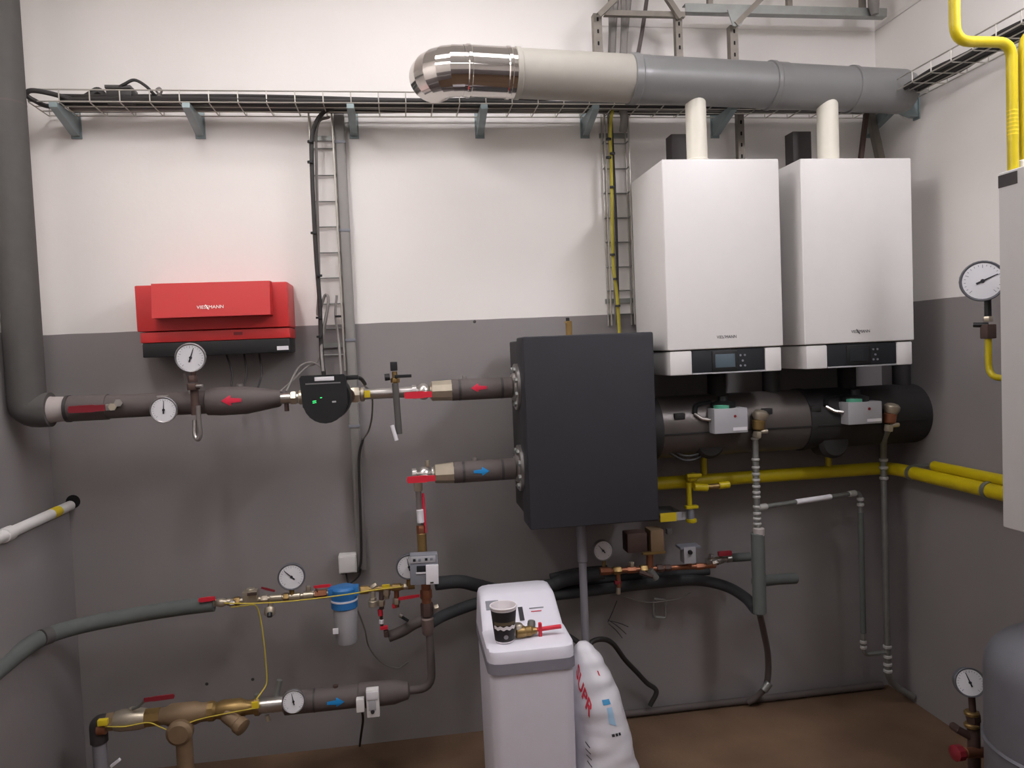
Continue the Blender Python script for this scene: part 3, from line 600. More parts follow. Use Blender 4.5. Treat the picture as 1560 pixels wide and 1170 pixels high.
# ================================================================== circulation pump
T = thing('circulation_pump', 'black circulation pump with green digits on the upper pipe', 'pump', P(500, 645, 2.95))
B().lathe(S(466), X1, [(0, 13*mp), (0.012, 20*mp), (0.02, 20*mp), (0.03, 15*mp), ((S(533)-S(466)).x-0.03, 15*mp), ((S(533)-S(466)).x-0.02, 20*mp), ((S(533)-S(466)).x-0.008, 20*mp), ((S(533)-S(466)).x, 13*mp)], 24).o('volute', iron_m, T)
c = P(500, 606, 2.9); s = mpp(c)
B().lathe((c.x, 3.02, c.z), (0, -1, 0), [(0, 26*s), (0.03, 34*s), (0.12, 35*s), (0.135, 33*s)], 36).o('motor', black_pl, T)
B().lathe((P(527, 606, 2.9).x, 3.0, c.z), (0, -1, 0), [(0, 12*s), (0.06, 12*s)], 16).o('motor_flange', iron_m, T)
hc = P(495, 605, 2.875); s = mpp(hc)
pts = [(-33*s, 34*s), (30*s, 34*s), (33*s, 30*s), (33*s, -14*s)]+[(33*s*cos(radians(q)), -6*s+34*s*sin(radians(q))) for q in range(-15, -166, -15)]+[(-33*s, -14*s), (-36*s, 30*s)]
hd = B().prism(pts, (hc.x, 2.90, hc.z), X1, Z1, (0, -1, 0), 0.035).o('control_head', black_pl, T)
zc = P(495, 577, 2.86).z
B().box((P(494, 577, 2.865).x, 2.868, zc), (29*s, 0.008, 6*s), 0.001).o('name_strip', tape_white, T); B().box((P(492, 583, 2.865).x, 2.866, P(492, 584, 2.865).z), (52*s, 0.004, 2*s)).o('trim_strip', dial_rim, T)
for dx, dy, t_ in ((479, 613, 'z'), (489, 605, '7')):
    p = P(dx, dy, 2.864); text('=' if t_ == 'z' else '-', 0.028, green_led, T, (p.x, 2.8644, p.z), (1, 0, 0.1), Z1, 'led_digit')
p = P(509, 612, 2.864); B().box((p.x, 2.8645, p.z), (6*s, 0.002, 2.4*s)).o('led_mark', act_grey, T)
B().box(P(535, 575, 2.9), (22*s, 0.03, 7*s), 0.003).o('plug', black_pl, T); B().tube(pspl([(540, 574, 2.9), (550, 577, 2.92), (556, 585, 2.97)], 6), 3*s, 8).o('plug_lead', cable_blk, T)
# steel run to the separator
T = thing('supply_pipe', 'bare steel pipe between the circulation pump and the red lever valve', 'pipe', S(590))
B().cyl(S(531), S(640), 8.2*mp).o('pipe', steel, T); B().hexn(S(533), S(548), 13*mp).o('union_nut', nickel, T); B().cyl(S(549), S(556), 11*mp).o('coupling', nickel, T)
B().box(S(560)-Y1*0.028+Z1*0.002, (9*mp, 0.012, 11*mp), 0.002).o('yellow_tag', yellow_tag, T)
T = thing('air_vent', 'brass vent cock with black knob and cross handle, right of the pump', 'valve', P(607, 665, 2.95))
B().box(P(600, 558, 2.97), (11*mp, 0.026, 14*mp), 0.003).o('knob', black_pl, T); B().cyl(P(601, 566, 2.97), P(602, 585, 2.97), 4*mp).o('body', brass, T)
B().hexn(P(602, 576, 2.97), P(602, 583, 2.97), 7*mp).o('hex', brass, T)
B().tube([P(586, 575, 2.955), P(594, 574, 2.955)], 5.5*mp, 10).o('cap', black_pl, T); B().box(P(614, 573, 2.95), (26*mp, 0.01, 5*mp), 0.002).o('handle', black_pl, T)
B().tube([P(602, 584, 2.96), P(608, 661, 2.96)], 5*mp, 12).o('tail_pipe', ins_grey, T)
B().tube([P(597, 648, 2.94), P(604, 671, 2.94)], 3.2*mp, 8).o('white_sleeve', tape_white, T)
T = thing('ball_valve', 'red lever valve on the upper pipe beside the black box', 'valve', S(655))
valve_body(T, S(628), S(662), 13*mp, steel); lever(T, P(658, 600.5, 2.945), P(617, 602.5, 2.945), 9*mp, 0.008, red_lever, S(640)-Y1*0.02)
B().lathe(S(655), X1, [(0, 12*mp), (0.008, 16*mp), ((S(690)-S(655)).x-0.006, 17*mp), ((S(690)-S(655)).x, 14*mp)], 10).o('union', nickel, T)
T = thing('supply_stub', 'insulated pipe stub with red arrow entering the black box', 'pipe', S(735))
B().lathe(S(687), X1, [(0, 15*mp), (0.004, 17*mp), ((S(779)-S(687)).x, 17*mp)], 28).o('insulation', ins_dark, T)
for px in (698, 762): B().lathe(S(px), X1, [(0, 17.3*mp), (0.01, 17.3*mp)], 28).o('tape_band', ins_band, T)
arrow(T, S(728)+Z1*0.006, 17.2*mp, 25*mp, 13*mp, -1, red_stk); B().lathe(S(708)+Z1*16*mp, Z1, [(0, 3*mp), (0.014, 3*mp)], 10).o('sensor_cap', steel, T)

# return stub
RZ = P(735, 717, PY).z
def Rr(px, Y=PY): q = P(px, 717-0.056*(px-735), PY); return Vector((q.x, Y, RZ))
T = thing('return_stub', 'insulated pipe stub with blue arrow entering the black box', 'pipe', Rr(735))
B().lathe(Rr(690), X1, [(0, 15*mp), (0.004, 17*mp), ((Rr(784)-Rr(690)).x, 17*mp)], 28).o('insulation', ins_dark, T)
for px in (704, 763): B().lathe(Rr(px), X1, [(0, 17.3*mp), (0.01, 17.3*mp)], 28).o('tape_band', ins_band, T)
arrow(T, Rr(732)+Z1*0.004, 17.2*mp, 25*mp, 13*mp, 1, blue_stk); B().lathe(Rr(724)+Z1*16*mp, Z1, [(0, 4*mp), (0.012, 4*mp), (0.014, 2*mp)], 10).o('sensor_cap', steel, T)
T = thing('ball_valve', 'red lever valve on the lower pipe with the blue arrow', 'valve', Rr(650))
valve_body(T, Rr(628), Rr(664), 13*mp, steel); B().lathe(Rr(660), X1, [(0, 11*mp), (0.008, 15*mp), ((Rr(693)-Rr(660)).x-0.006, 17*mp), ((Rr(693)-Rr(660)).x, 14*mp)], 10).o('union', nickel, T)
B().hexn(Rr(652)+Z1*12*mp, Rr(652)+Z1*22*mp, 4*mp).o('vent_nipple', nickel, T)
lever(T, P(663, 728, 2.945), P(621, 731, 2.945), 9*mp, 0.008, red_lever, Rr(640)-Y1*0.02)
xh = P(638, 760, PY).x
T = thing('drop_hose', 'white hose and brass pipe dropping from the red lever valve to the heat meter', 'pipe', (xh, PY, P(641, 845, PY).z))
z = lambda py, px=640, Y=PY: P(px, py, Y).z
B().cyl((xh, PY, z(732)), (xh, PY, z(748)), 7*mp).o('elbow_nut', nickel, T); B().tube([(xh, PY, z(745)), (xh, PY, z(800))], 4.5*mp, 12).o('hose', steel, T)
B().tube([(xh+0.002, PY-0.01, z(776)), (xh+0.003, PY-0.01, z(795))], 5.6*mp, 12).o('white_sleeve', tape_white, T)
B().tube([(xh+7*mp, PY, z(752)), (xh+8*mp, PY, z(812))], 2.2*mp, 8).o('pink_lead', red_stk, T)
B().hexn((xh+0.004, PY, z(800)), (xh+0.004, PY, z(814)), 7.5*mp).o('nut', copper, T); B().cyl((xh+0.004, PY, z(812)), (xh+0.004, PY, z(848)), 7.5*mp).o('brass_pipe', brass, T)

# ================================================================== hydraulic separator in black shell
YF, YB = 2.83, 3.215
xa, xb = P(798, 520, YF).x, P(1000, 650, YF).x; xa = (xa+P(806, 800, YF).x)/2
zt2, zb2 = P(900, 509, YF).z, P(900, 801, YF).z
T = thing('hydraulic_separator', 'big black insulated box between the pipes and the boilers', 'separator', ((xa+xb)/2, YB, zb2))
B().bb((xa, YF, zb2), (xb, YF+0.16, zt2), 0.008, 3).o('front_shell', anthracite, T)
B().bb((xa+0.004, YF+0.165, zb2+0.03), (xb+0.02, YB, zt2-0.012), 0.008, 3).o('rear_shell', char_side, T)
B().bb((xa+0.006, YF+0.155, zb2+0.03), (xb-0.006, YF+0.17, zt2-0.016)).o('shell_joint', dark_seam, T)
for zc in (SZ, RZ):
    c = Vector((xa+0.006, PY+0.012, zc)); L = 0.03
    B().lathe(c, (-1, 0, 0), [(0, 36*mp), (0.002, 37*mp), (0.016, 37*mp), (0.018, 35*mp), (0.018, 24*mp), (0.03, 20*mp), (0.034, 15*mp)], 32).o('flange', steel, T)
    for k in range(8):
        an = radians(22.5+45*k); q = c+Vector((-0.016, sin(an)*29*mp, cos(an)*29*mp)); B().lathe(q, (-1, 0, 0), [(0, 5*mp), (0.010, 5*mp), (0.012, 3*mp)], 6).o('flange_bolt', galv, T)
c = P(867, 508, 3.05)
V_ = thing('air_vent', 'small brass air vent on top of the black box', 'valve', (c.x, 3.05, zt2-0.012))
B().cyl((c.x, 3.05, zt2-0.014), (c.x, 3.05, P(867, 489, 3.05).z), 5.5*mp).o('body', brass, V_); B().cyl((c.x-0.004, 3.05, P(867, 489, 3.05).z), (c.x-0.004, 3.05, P(867, 484, 3.05).z), 3*mp).o('cap', black_pl, V_); B().box((c.x-4.5*mp, 3.045, P(866, 491, 3.05).z), (5*mp, 0.01, 3*mp)).o('side_tip', brass, V_)
# grey drain tube below the box
a, b = P(884, 806, 2.98), P(895, 1010, 2.98); xd = (a.x+b.x)/2
T = thing('drain_tube', 'grey plastic drain tube standing under the black box', 'pipe', (xd, 2.98, 0))
B().cyl((xd, 2.98, P(886, 856, 2.98).z), (xd, 2.98, zb2+0.04), 8*mp, 24).o('socket', drain_m, T); B().cyl((xd, 2.98, 0.001), (xd, 2.98, P(886, 850, 2.98).z), 6.3*mp, 24).o('tube', drain_m, T)

# ================================================================== black manifold under the boilers
MY = 3.08; mz = P(1180, 641, MY).z; rm = 46*mpp(P(1180, 641, MY))
x0, x1 = xb+0.024, P(1408, 625, MY).x
T = thing('boiler_manifold', 'thick black insulated manifold pipe lying under the two boilers', 'manifold', ((x0+x1)/2, MY, mz-rm))
xs = [x0, P(1010, 640, MY).x, P(1212, 640, MY).x, x1]
B().lathe((x0, MY, mz), X1, [(0, rm*0.98), (0.035, rm*1.05), (0.05, rm*1.02)], 36).o('end_collar', manifold_m, T)
B().lathe((x0+0.05, MY, mz), X1, [(0, rm), (xs[2]-x0-0.05, rm)], 40).o('insulation_shell', manifold_s, T)
B().lathe((xs[2], MY, mz), X1, [(0, rm*1.03), (0.025, rm*1.03)], 36).o('joint_band', manifold_m, T)
B().lathe((xs[2]+0.025, MY, mz), X1, [(0, rm), (x1-xs[2]-0.09, rm), (x1-xs[2]-0.05, rm*0.9), (x1-xs[2]-0.025, rm*0.5)], 40).o('insulation_shell', manifold_m, T)
B().bb((x0+0.05, MY-rm*1.012, mz-0.02), (x1-0.08, MY-rm*0.9, mz-0.014)).o('shell_seam', dark_seam, T)
for k, dz_ in enumerate((0.0, 0.022)):
    o = B().tube(pspl([(1018, 682+dz_*300, 3.0), (1040, 694+dz_*300, 3.0), (1062, 692+dz_*300, 3.0), (1082, 676+dz_*300, 3.02)], 6), 0.006, 8).o('cable', cable_blk); tag(o, ('upper', 'lower')[k]+' black cable loop hanging under the manifold beside the black box', 'cable')
for px in (1033, 1098, 1166, 1240): 
    x = P(px, 620, 2.97).x; B().box((x, MY-rm*0.88, mz+rm*0.42), (0.045, 0.03, 0.025), 0.004).o('strap_pad', manifold_m, T)
for k, (px, py) in enumerate(((1096, 590), (1180, 585), (1296, 580), (1380, 575))):
    x = P(px, py, 3.05).x; zb1 = P(1100, 569, 2.83).z
    o = B().cyl((x, MY, mz+rm*0.6), (x, MY, zb1+0.03), 0.038, 20).o('boiler_connector', manifold_m); tag(o, ('black insulated left connector under the boiler beside the black box', 'black insulated right connector under the boiler beside the black box', 'black insulated left connector under the boiler nearest the corner', 'black insulated right connector under the boiler nearest the corner')[k], 'pipe')
# pump heads below the manifold shell
for px, lab in ((1075, 'dark rounded pump body under the manifold, beside the black box'), (1262, 'dark rounded pump body under the manifold, nearer the corner')):
    p = P(px, 672, 3.04); B_ = B().lathe((p.x, 3.10, p.z), (0, -1, 0), [(0, 0.055), (0.02, 0.07), (0.1, 0.07), (0.12, 0.055)], 28).o('pump_body', manifold_m); tag(B_, lab, 'pump')
# actuators
def actuator(px0, px1, py0, py1, label, tint):
    Y = 2.90; a, b = P(px0, py0, Y), P(px1, py1, Y); zc = (P((px0+px1)/2, (py0+py1)/2, Y)).z; s = mpp(a); w = (px1-px0)*s; h = (py1-py0)*s; xc = (a.x+b.x)/2
    T = thing('valve_actuator', label, 'actuator', (xc, Y, zc-h/2), 'grey valve actuators')
    B().box((xc, Y+0.03, zc), (w, 0.07, h), 0.004).o('housing', act_grey, T); B().lathe((xc-w*0.12, Y+0.04, zc+h/2), Z1, [(0, w*0.27), (0.012, w*0.27), (0.016, w*0.22)], 20).o('green_dial', act_green, T)
    B().lathe((xc-w*0.05, Y+0.055, zc+h/2-0.002), Z1, [(0, w*0.36), (0.020, w*0.36), (0.03, w*0.15), (0.05, w*0.14)], 20).o('dial_surround', black_pl, T)
    B().box((xc+w*0.26, Y-0.0055, zc-h*0.34), (w*0.42, 0.002, h*0.13)).o('label_strip', tape_white, T); B().lathe((xc+w*0.12, Y-0.005, zc+h*0.18), (0, -1, 0), [(0, w*0.04), (0.002, w*0.04)], 10).o('red_mark', dred_lever, T)
    B().tube([(xc-w*0.5, Y+0.03, zc+0.004), (xc-w*0.72, Y+0.04, zc+0.01), (xc-w*0.9, Y+0.06, zc+0.03)], 0.007, 8).o('cable_gland', steel, T)
    B().tube(spl([(xc-w*0.9, Y+0.06, zc+0.03), (xc-w*0.75, Y+0.09, zc+0.06), (xc-w*0.3, Y+0.1, zc+0.07)], 6), 0.012, 8).o('lead', black_pl, T)
actuator(1086, 1140, 622, 660, 'grey valve actuator with white strip under the boiler beside the black box', 1)
actuator(1289, 1345, 612, 646, 'grey valve actuator with white strip under the boiler nearest the corner', 0)
# safety valves and blow-off pipes
def safety(px, py, label, mat):
    Y = 2.93; c = P(px, py, Y); s = mpp(c)
    T = thing('safety_valve', label, 'valve', P(px-4, py+28, Y), 'safety valves')
    B().lathe(P(px+2, py-3, Y), (0.25, 0, 1), [(-6*s, 9*s), (0, 12*s), (5*s, 12*s), (9*s, 8*s), (10*s, 3*s)], 18).o('cap', nickel, T)
    B().lathe(P(px-1, py+16, Y), (0.1, 0, 1), [(-2*s, 7*s), (0, 9*s), (12*s, 10*s), (14*s, 7*s)], 16).o('body', mat, T)
    B().tube([P(px-1, py+10, Y+0.01), P(px+2, py+4, Y+0.14)], 7*s, 12).o('inlet', mat, T)
    B().cyl(P(px+2, py+21, Y-0.01), P(px+13, py+20, Y-0.01), 3.4*s).o('test_knob', nickel, T); B().hexn(P(px-2, py+20, Y), P(px-3, py+30, Y), 7*s).o('outlet_nut', nickel, T)
safety(1156, 637, 'brass safety valve under the boiler beside the black box', brass)
safety(1356, 627, 'dark brass safety valve under the boiler nearest the corner', copper)
GY = 2.95
a, b = P(1151, 662, GY), P(1153, 808, GY); xg = (a.x+b.x)/2
T = thing('blowoff_pipe', 'ribbed galvanised blow-off pipe with grey sleeve, under the boiler beside the black box', 'pipe', (xg, GY, P(1153, 935, GY).z))
B().cyl((xg, GY, P(1150, 812, GY).z), (xg, GY, P(1150, 660, GY).z), 5.2*mp).o('pipe', galv, T)
for py in (668, 700, 712, 722, 731, 741, 750, 757, 772, 782, 790, 798, 806):
    zc = P(1150, py, GY).z; B().lathe((xg, GY, zc-0.006), Z1, [(0, 5*mp), (0.003, 6.6*mp), (0.009, 6.6*mp), (0.012, 5*mp)], 16).o('press_ring', zinc_b, T)
B().cyl((xg, GY, P(1153, 935, GY).z), (xg, GY, P(1153, 812, GY).z), 11*mp, 24).o('foam_sleeve', ins_hose, T); B().cyl((xg+0.004, GY-0.004, P(1153, 816, GY).z), (xg+0.004, GY-0.004, P(1153, 804, GY).z), 9*mp, 18).o('sleeve_end', ins_pale, T)
q = [Vector((xg, GY, P(1153, 936, GY).z)), P(1163, 960, 3.05), P(1170, 1000, 3.15), P(1168, 1042, 3.2), P(1152, 1062, 3.22), P(1140, 1070, 3.24)]
B().tube(spl(q, 6), 5.5*mp, 12).o('lower_pipe', ins_dark, T); B().cyl(P(1172, 1040, 3.18), P(1163, 1052, 3.18), 7*mp).o('press_elbow', galv, T)
# link pipe to the second blow-off
GY2 = 3.1
zl2 = P(1230, 768, GY).z
x2 = P(1313, 870, GY2).x; z2 = P(1330, 996, GY2).z; x3 = P(1349, 850, GY2).x
T = thing('link_pipe', 'thin bright steel pipe linking the two blow-off pipes in a U shape', 'pipe', (x2, GY2, z2))
B().tube([(xg, GY, zl2), (x2, GY2, zl2), (x2, GY2, z2), (x3, GY2, z2)], 4.0*mp, 12, fil=0.03).o('pipe', galv, T)
ub = Vector((x2-xg, GY2-GY, 0)).normalized()
B().cyl(Vector((xg, GY, zl2)), Vector((xg, GY, zl2))+ub*0.05, 5.5*mp).o('press_fitting', zinc_b, T); pm = Vector((xg, GY, zl2)); l = (Vector((x2, GY2, zl2))-pm).length
B().cyl(pm+ub*l*0.36, pm+ub*l*0.70, 4.6*mp).o('white_sleeve', tape_white, T); B().cyl(pm+ub*(l-0.07), pm+ub*(l-0.03), 5.3*mp).o('press_fitting', zinc_b, T)
for zc in (zl2-0.03, zl2-0.055): B().lathe((x2, GY2, zc-0.008), Z1, [(0, 4.2*mp), (0.003, 6*mp), (0.012, 6*mp), (0.015, 4.2*mp)], 14).o('press_ring', zinc_b, T)
B().cyl((x2, GY2, zl2-0.09), (x2, GY2, z2+0.10), 5.0*mp).o('sleeve', ins_hose, T)
for zc in (z2+0.035, z2+0.06): B().lathe((x2, GY2, zc-0.008), Z1, [(0, 4.2*mp), (0.003, 6*mp), (0.012, 6*mp), (0.015, 4.2*mp)], 14).o('press_ring', zinc_b, T)
T = thing('blowoff_pipe', 'tall galvanised blow-off pipe under the boiler nearest the corner', 'pipe', (x3, GY2, 0.05))
B().tube([P(1354, 652, 2.95), P(1346, 668, 3.0), (x3, GY2, P(1346, 690, GY2).z), (x3, GY2, z(1030, 1356, GY2)), P(1362, 1044, 3.12), P(1392, 1062, 3.1)], 5.6*mp, 14, fil=0.04).o('pipe', galv, T)
for py in (700, 712, 728, 985, 1000, 1012, 1022):
    zc = P(1350, py, GY2).z; B().lathe((x3, GY2, zc-0.008), Z1, [(0, 5.6*mp), (0.003, 7.6*mp), (0.012, 7.6*mp), (0.015, 5.6*mp)], 16).o('press_ring', zinc_b, T)

# ================================================================== gas pipework
GZY = 3.15
ga, gb = P(1006, 737, GZY), P(1340, 714, GZY); gz = (P(1040, 734, GZY).z+P(1300, 716, GZY).z)/2
T = thing('gas_pipe', 'yellow gas main running along the wall under the boilers', 'pipe', (1.5, GZY, gz))
gr = 10*mpp(ga); cx = RX-0.075
B().tube([(xb+0.022, GZY, gz), (cx, GZY, gz), (cx, 1.0, gz)], gr, 20, fil=0.09).o('main', yellow_p, T)
for px, py in ((1072, 684), (1262, 668)):
    x = P(px, 700, GZY).x; B().cyl((x, GZY, gz), (x, GZY, mz-rm*0.4), 5.3*mp).o('branch', yellow_p, T)
for (yy, ) in ((2.98,), (2.55,)):
    B().lathe((cx, yy, gz), Y1, [(0, gr*1.15), (0.02, gr*1.15)], 20).o('pipe_clamp', galv, T); B().bb((cx, yy+0.002, gz+gr*0.9), (RX, yy+0.018, gz+gr*1.2)).o('clamp_arm', galv, T)
o = B().tube([(cx+0.02, 2.88, gz+0.045), (cx+0.02, 1.0, gz+0.045)], gr*0.75, 16).o('gas_pipe', yellow_p); tag(o, 'thinner yellow gas pipe riding above the main along the right wall', 'pipe')
T = thing('gas_valve', 'yellow gas cock with a hanging branch on the yellow main', 'valve', P(1052, 800, 3.08))
s = mp
p = P(1052, 728, 3.09)
B().lathe(P(1046, 729, 3.09), (1, 0, 0.15), [(0, 5*s), (4*s, 8*s), (14*s, 8*s), (20*s, 5*s)], 14).o('body', yellow_p, T)
B().box(P(1057, 724, 3.07), (26*s, 0.02, 6*s), 0.004).o('handle', yellow_p, T)
xv = P(1050, 755, 3.09).x; zv = lambda py: P(1050, py, 3.09).z
B().cyl((xv, 3.09, zv(770)), (xv, 3.09, zv(735)), 4.4*s).o('branch_pipe', yellow_p, T); B().box((xv+0.006, 3.085, zv(772)), (22*s, 0.03, 5*s), 0.003).o('butterfly', yellow_p, T)
B().cyl((xv+0.003, 3.09, zv(792)), (xv+0.003, 3.09, zv(774)), 6*s).o('lower_body', meter_grey, T); B().lathe((xv+0.006, 3.09, zv(797)), Z1, [(0, 5*s), (2*s, 9*s), (7*s, 9*s), (8*s, 6*s)], 16).o('cap', yellow_p, T)
B().cyl(P(1057, 742, 3.07), P(1078, 743, 3.07), 6.5*s).o('union_end', yellow_p, T); B().cyl(P(1078, 742, 3.07), P(1098, 740, 3.07), 4.6*s).o('brass_joint', brass, T); B().cyl(P(1095, 740, 3.07), P(1111, 738, 3.07), 6.2*s).o('union_end', yellow_p, T)
a, b = P(1006, 787, 3.1), P(1046, 785, 3.1)
T = thing('sign_tag', 'small yellow and grey tag beside the gas cock', 'tag', P(1026, 795, 3.1))
zt3 = P(1026, 787, 3.1).z; m_ = a.x+(b.x-a.x)*0.62
B().bb((a.x, 3.10, zt3-8*s), (m_, 3.104, zt3+7*s)).o('yellow_half', yellow_tag, T); B().bb((m_, 3.10, zt3-7*s), (b.x+0.01, 3.104, zt3+7*s)).o('grey_half', act_grey, T)
B().bb((a.x+0.004, 3.104, zt3-0.004), (b.x, WY, zt3+0.004)).o('fixing_arm', galv, T)
# upper right gas pipes feeding the cabinet
CBX, CBY = 1.865, 2.135                          # front face and far side of the grey-white cabinet on the right wall
czt, czb = PX(1527, 262, CBX).z, PX(1530, 804, CBX).z
UY = 2.105
A, Cc = P(1455, 63, UY), P(1541, 60, UY)
T = thing('gas_pipe', 'yellow gas pipe stepping sideways in a Z above the right cabinet', 'pipe', (Cc.x, UY, czt))
rp = 8*mpp(A)
B().tube([(A.x, UY, CZ), (A.x, UY, A.z), (Cc.x, UY, A.z), (Cc.x, UY, czt-0.002)], rp, 18, fil=0.05).o('pipe', yellow_p, T)
for k in range(7): zc = P(1541, 170+6*k, UY).z; B().lathe((Cc.x, UY, zc), Z1, [(0, rp*1.03), (0.004, rp*1.03)], 16).o('foil_ring', yellow_tag, T)
q = P(1560, 60, UY); 
T = thing('gas_pipe', 'yellow gas pipe at the right edge of the picture, standing on the cabinet', 'pipe', (q.x, UY, czt))
B().tube([(q.x, UY, czt), (q.x, UY, q.z+0.02), (q.x+0.2, UY, q.z+0.02)], rp, 18, fil=0.05).o('pipe', yellow_p, T); B().lathe((q.x, UY, czt), Z1, [(0, rp*1.5), (0.03, rp*1.5), (0.034, rp)], 18).o('white_collar', white_panel, T)
T = thing('wall_cabinet', 'grey-white cabinet on the right wall cut off by the picture edge', 'cabinet', (CBX, 1.85, czb))
B().bb((CBX, 1.60, czb), (RX-0.02, CBY, czt), 0.008, 3).o('casing', cabinet_w, T)
a, b = PX(1526, 270, CBX), PX(1550, 272, CBX); B().bb((CBX-0.002, b.y, PX(1536, 283, CBX).z), (CBX+0.002, CBY-0.004, PX(1536, 264, CBX).z)).o('dark_plate', dark_box, T)
B().bb((CBX+0.02, 1.62, czb-0.004), (RX-0.04, CBY-0.02, czb+0.004)).o('underside', dark_box, T)

# gas pressure gauge on the right wall
GX = 2.08
g = PX(1497, 428, GX); s = mpp(g)
T = thing('pressure_gauge', 'large gas pressure gauge on the right wall beside the cabinet', 'gauge', PX(1506, 515, GX+0.03))
gauge(T, g, (-0.55, -0.85, -0.05), 31*s, rim=dark_rim, ang=25, depth=0.05)
gx = PX(1505, 480, GX+0.04)
zg = lambda py: PX(1505, py, gx.x).z
B().cyl((gx.x, gx.y, zg(484)), (gx.x, gx.y, zg(452)), 5*s).o('stem', black_pl, T); B().hexn((gx.x, gx.y, zg(490)), (gx.x, gx.y, zg(482)), 7*s).o('nut', nickel, T)
B().box((gx.x, gx.y, zg(505)), (16*s, 16*s, 22*s), 0.004).o('cock_body', iron_m, T); B().tube([(gx.x, gx.y, zg(495)), PX(1483, 495, gx.x-0.03)], 4*s, 10).o('cock_handle', black_pl, T)
T = thing('gas_pipe', 'short yellow gas pipe curving down from the wall gauge to behind the cabinet', 'pipe', (gx.x, gx.y, zg(576)))
B().tube([(gx.x, gx.y, zg(516)), (gx.x, gx.y, zg(575)), (gx.x+0.01, gx.y-0.3, zg(575))], 4.8*s, 14, fil=0.05).o('pipe', yellow_p, T)

# ================================================================== lower right: vessel and gauge
T = thing('expansion_vessel', 'grey rounded expansion vessel at the lower right picture edge', 'vessel', (1.985, 1.99, 0))
vx, vy, vr = 1.985, 1.99, 0.245
vt = P(1560, 952, 1.8).z
vt = 0.76
B().lathe((vx, vy, 0.09), Z1, [(0, 0.05), (0.03, 0.17), (0.10, vr)]+[(0.16, vr), (vt-0.22, vr)]+[(vt-0.22+0.14*sin(radians(a)), vr*cos(radians(a))**0.7) for a in (15, 30, 45, 60, 75, 88)], 48).o('shell', vessel_m, T)
B().lathe((vx, vy, 0.40), Z1, [(0, vr+0.002), (0.006, vr+0.008), (0.012, vr+0.002)], 48).o('seam_ring', vessel_m, T)
for k in range(3):
    an = radians(30+120*k); q = Vector((vx+cos(an)*0.17, vy+sin(an)*0.17, 0)); B().tube([q, q+Z1*0.2], 0.014, 10).o('leg', vessel_m, T)
T = thing('pressure_gauge', 'small pressure gauge low down beside the grey vessel', 'gauge', P(1484, 1150, 2.32))
g = P(1478, 1040, 2.30); s = mpp(g); gauge(T, g, (-0.35, -1, 0.25), 22*s, rim=dark_rim, ang=110)
B().cyl(P(1482, 1085, 2.33), P(1480, 1060, 2.33), 5*s).o('stem', iron_m, T); B().hexn(P(1483, 1098, 2.33), P(1482, 1085, 2.33), 11*s).o('nut', iron_m, T); B().cyl(P(1484, 1145, 2.33), P(1483, 1096, 2.33), 9*s).o('riser', iron_m, T)
for py in (1090, 1108): B().lathe(P(1480, py, 2.33), Z1, [(0, 9*s), (0.004, 11*s), (0.012, 11*s), (0.016, 9*s)], 14).o('ring', brass, T)
B().tube([P(1484, 1125, 2.33), P(1460, 1112, 2.34), P(1452, 1106, 2.38)], 6*s, 12).o('side_branch', iron_m, T)
T = thing('drain_cock', 'red handled drain cock near the floor beside the grey vessel', 'valve', P(1475, 1165, 2.3))
B().lathe(P(1452, 1148, 2.28), (1, 0.1, -0.05), [(0, 6*s), (3*s, 12*s), (14*s, 12*s), (18*s, 7*s)], 10).o('handle', dred_lever, T); B().cyl(P(1468, 1147, 2.29), P(1498, 1146, 2.33), 8*s).o('body', copper, T)
b0 = P(1484, 1150, 2.33); B().cyl((b0.x, b0.y, 0), (b0.x, b0.y, b0.z), 9*s).o('foot_pipe', iron_m, T)

# ================================================================== left wall tube
a = P(110, 768, WY); rt_ = 7.5*mpp(a)
T = thing('wall_tube', 'pale tube with yellow band on the left wall ledge, entering a hole', 'pipe', (a.x-0.018, 2.0, a.z-rt_))
tx, tz = a.x-0.004, a.z-0.004
B().tube([(tx, WY-0.01, tz), (tx, -1.0, tz)], rt_, 16).o('tube', white_panel, T)
p = PX(78, 789, tx); B().lathe((tx, p.y, tz), Y1, [(0, rt_*1.04), (0.06, rt_*1.04)], 16).o('yellow_band', yellow_tag, T)
p = PX(5, 815, tx); B().lathe((tx, p.y, tz), Y1, [(0, rt_*1.25), (0.05, rt_*1.25)], 16).o('socket', white_panel, T)
struct(B().lathe((a.x+0.004, WY-0.001, a.z+0.01), Y1, [(0, 0.028), (0.002, 0.028)], 18).o('trim_4', hole_m))   # dark hole in the plaster
p = P(70, 567, 3.1); o = B().box((LX+0.02, 3.02, p.z), (0.03, 0.05, 0.008), 0.002).o('pipe_clip', galv); tag(o, 'small bright metal clip on the wall behind the riser', 'clip')

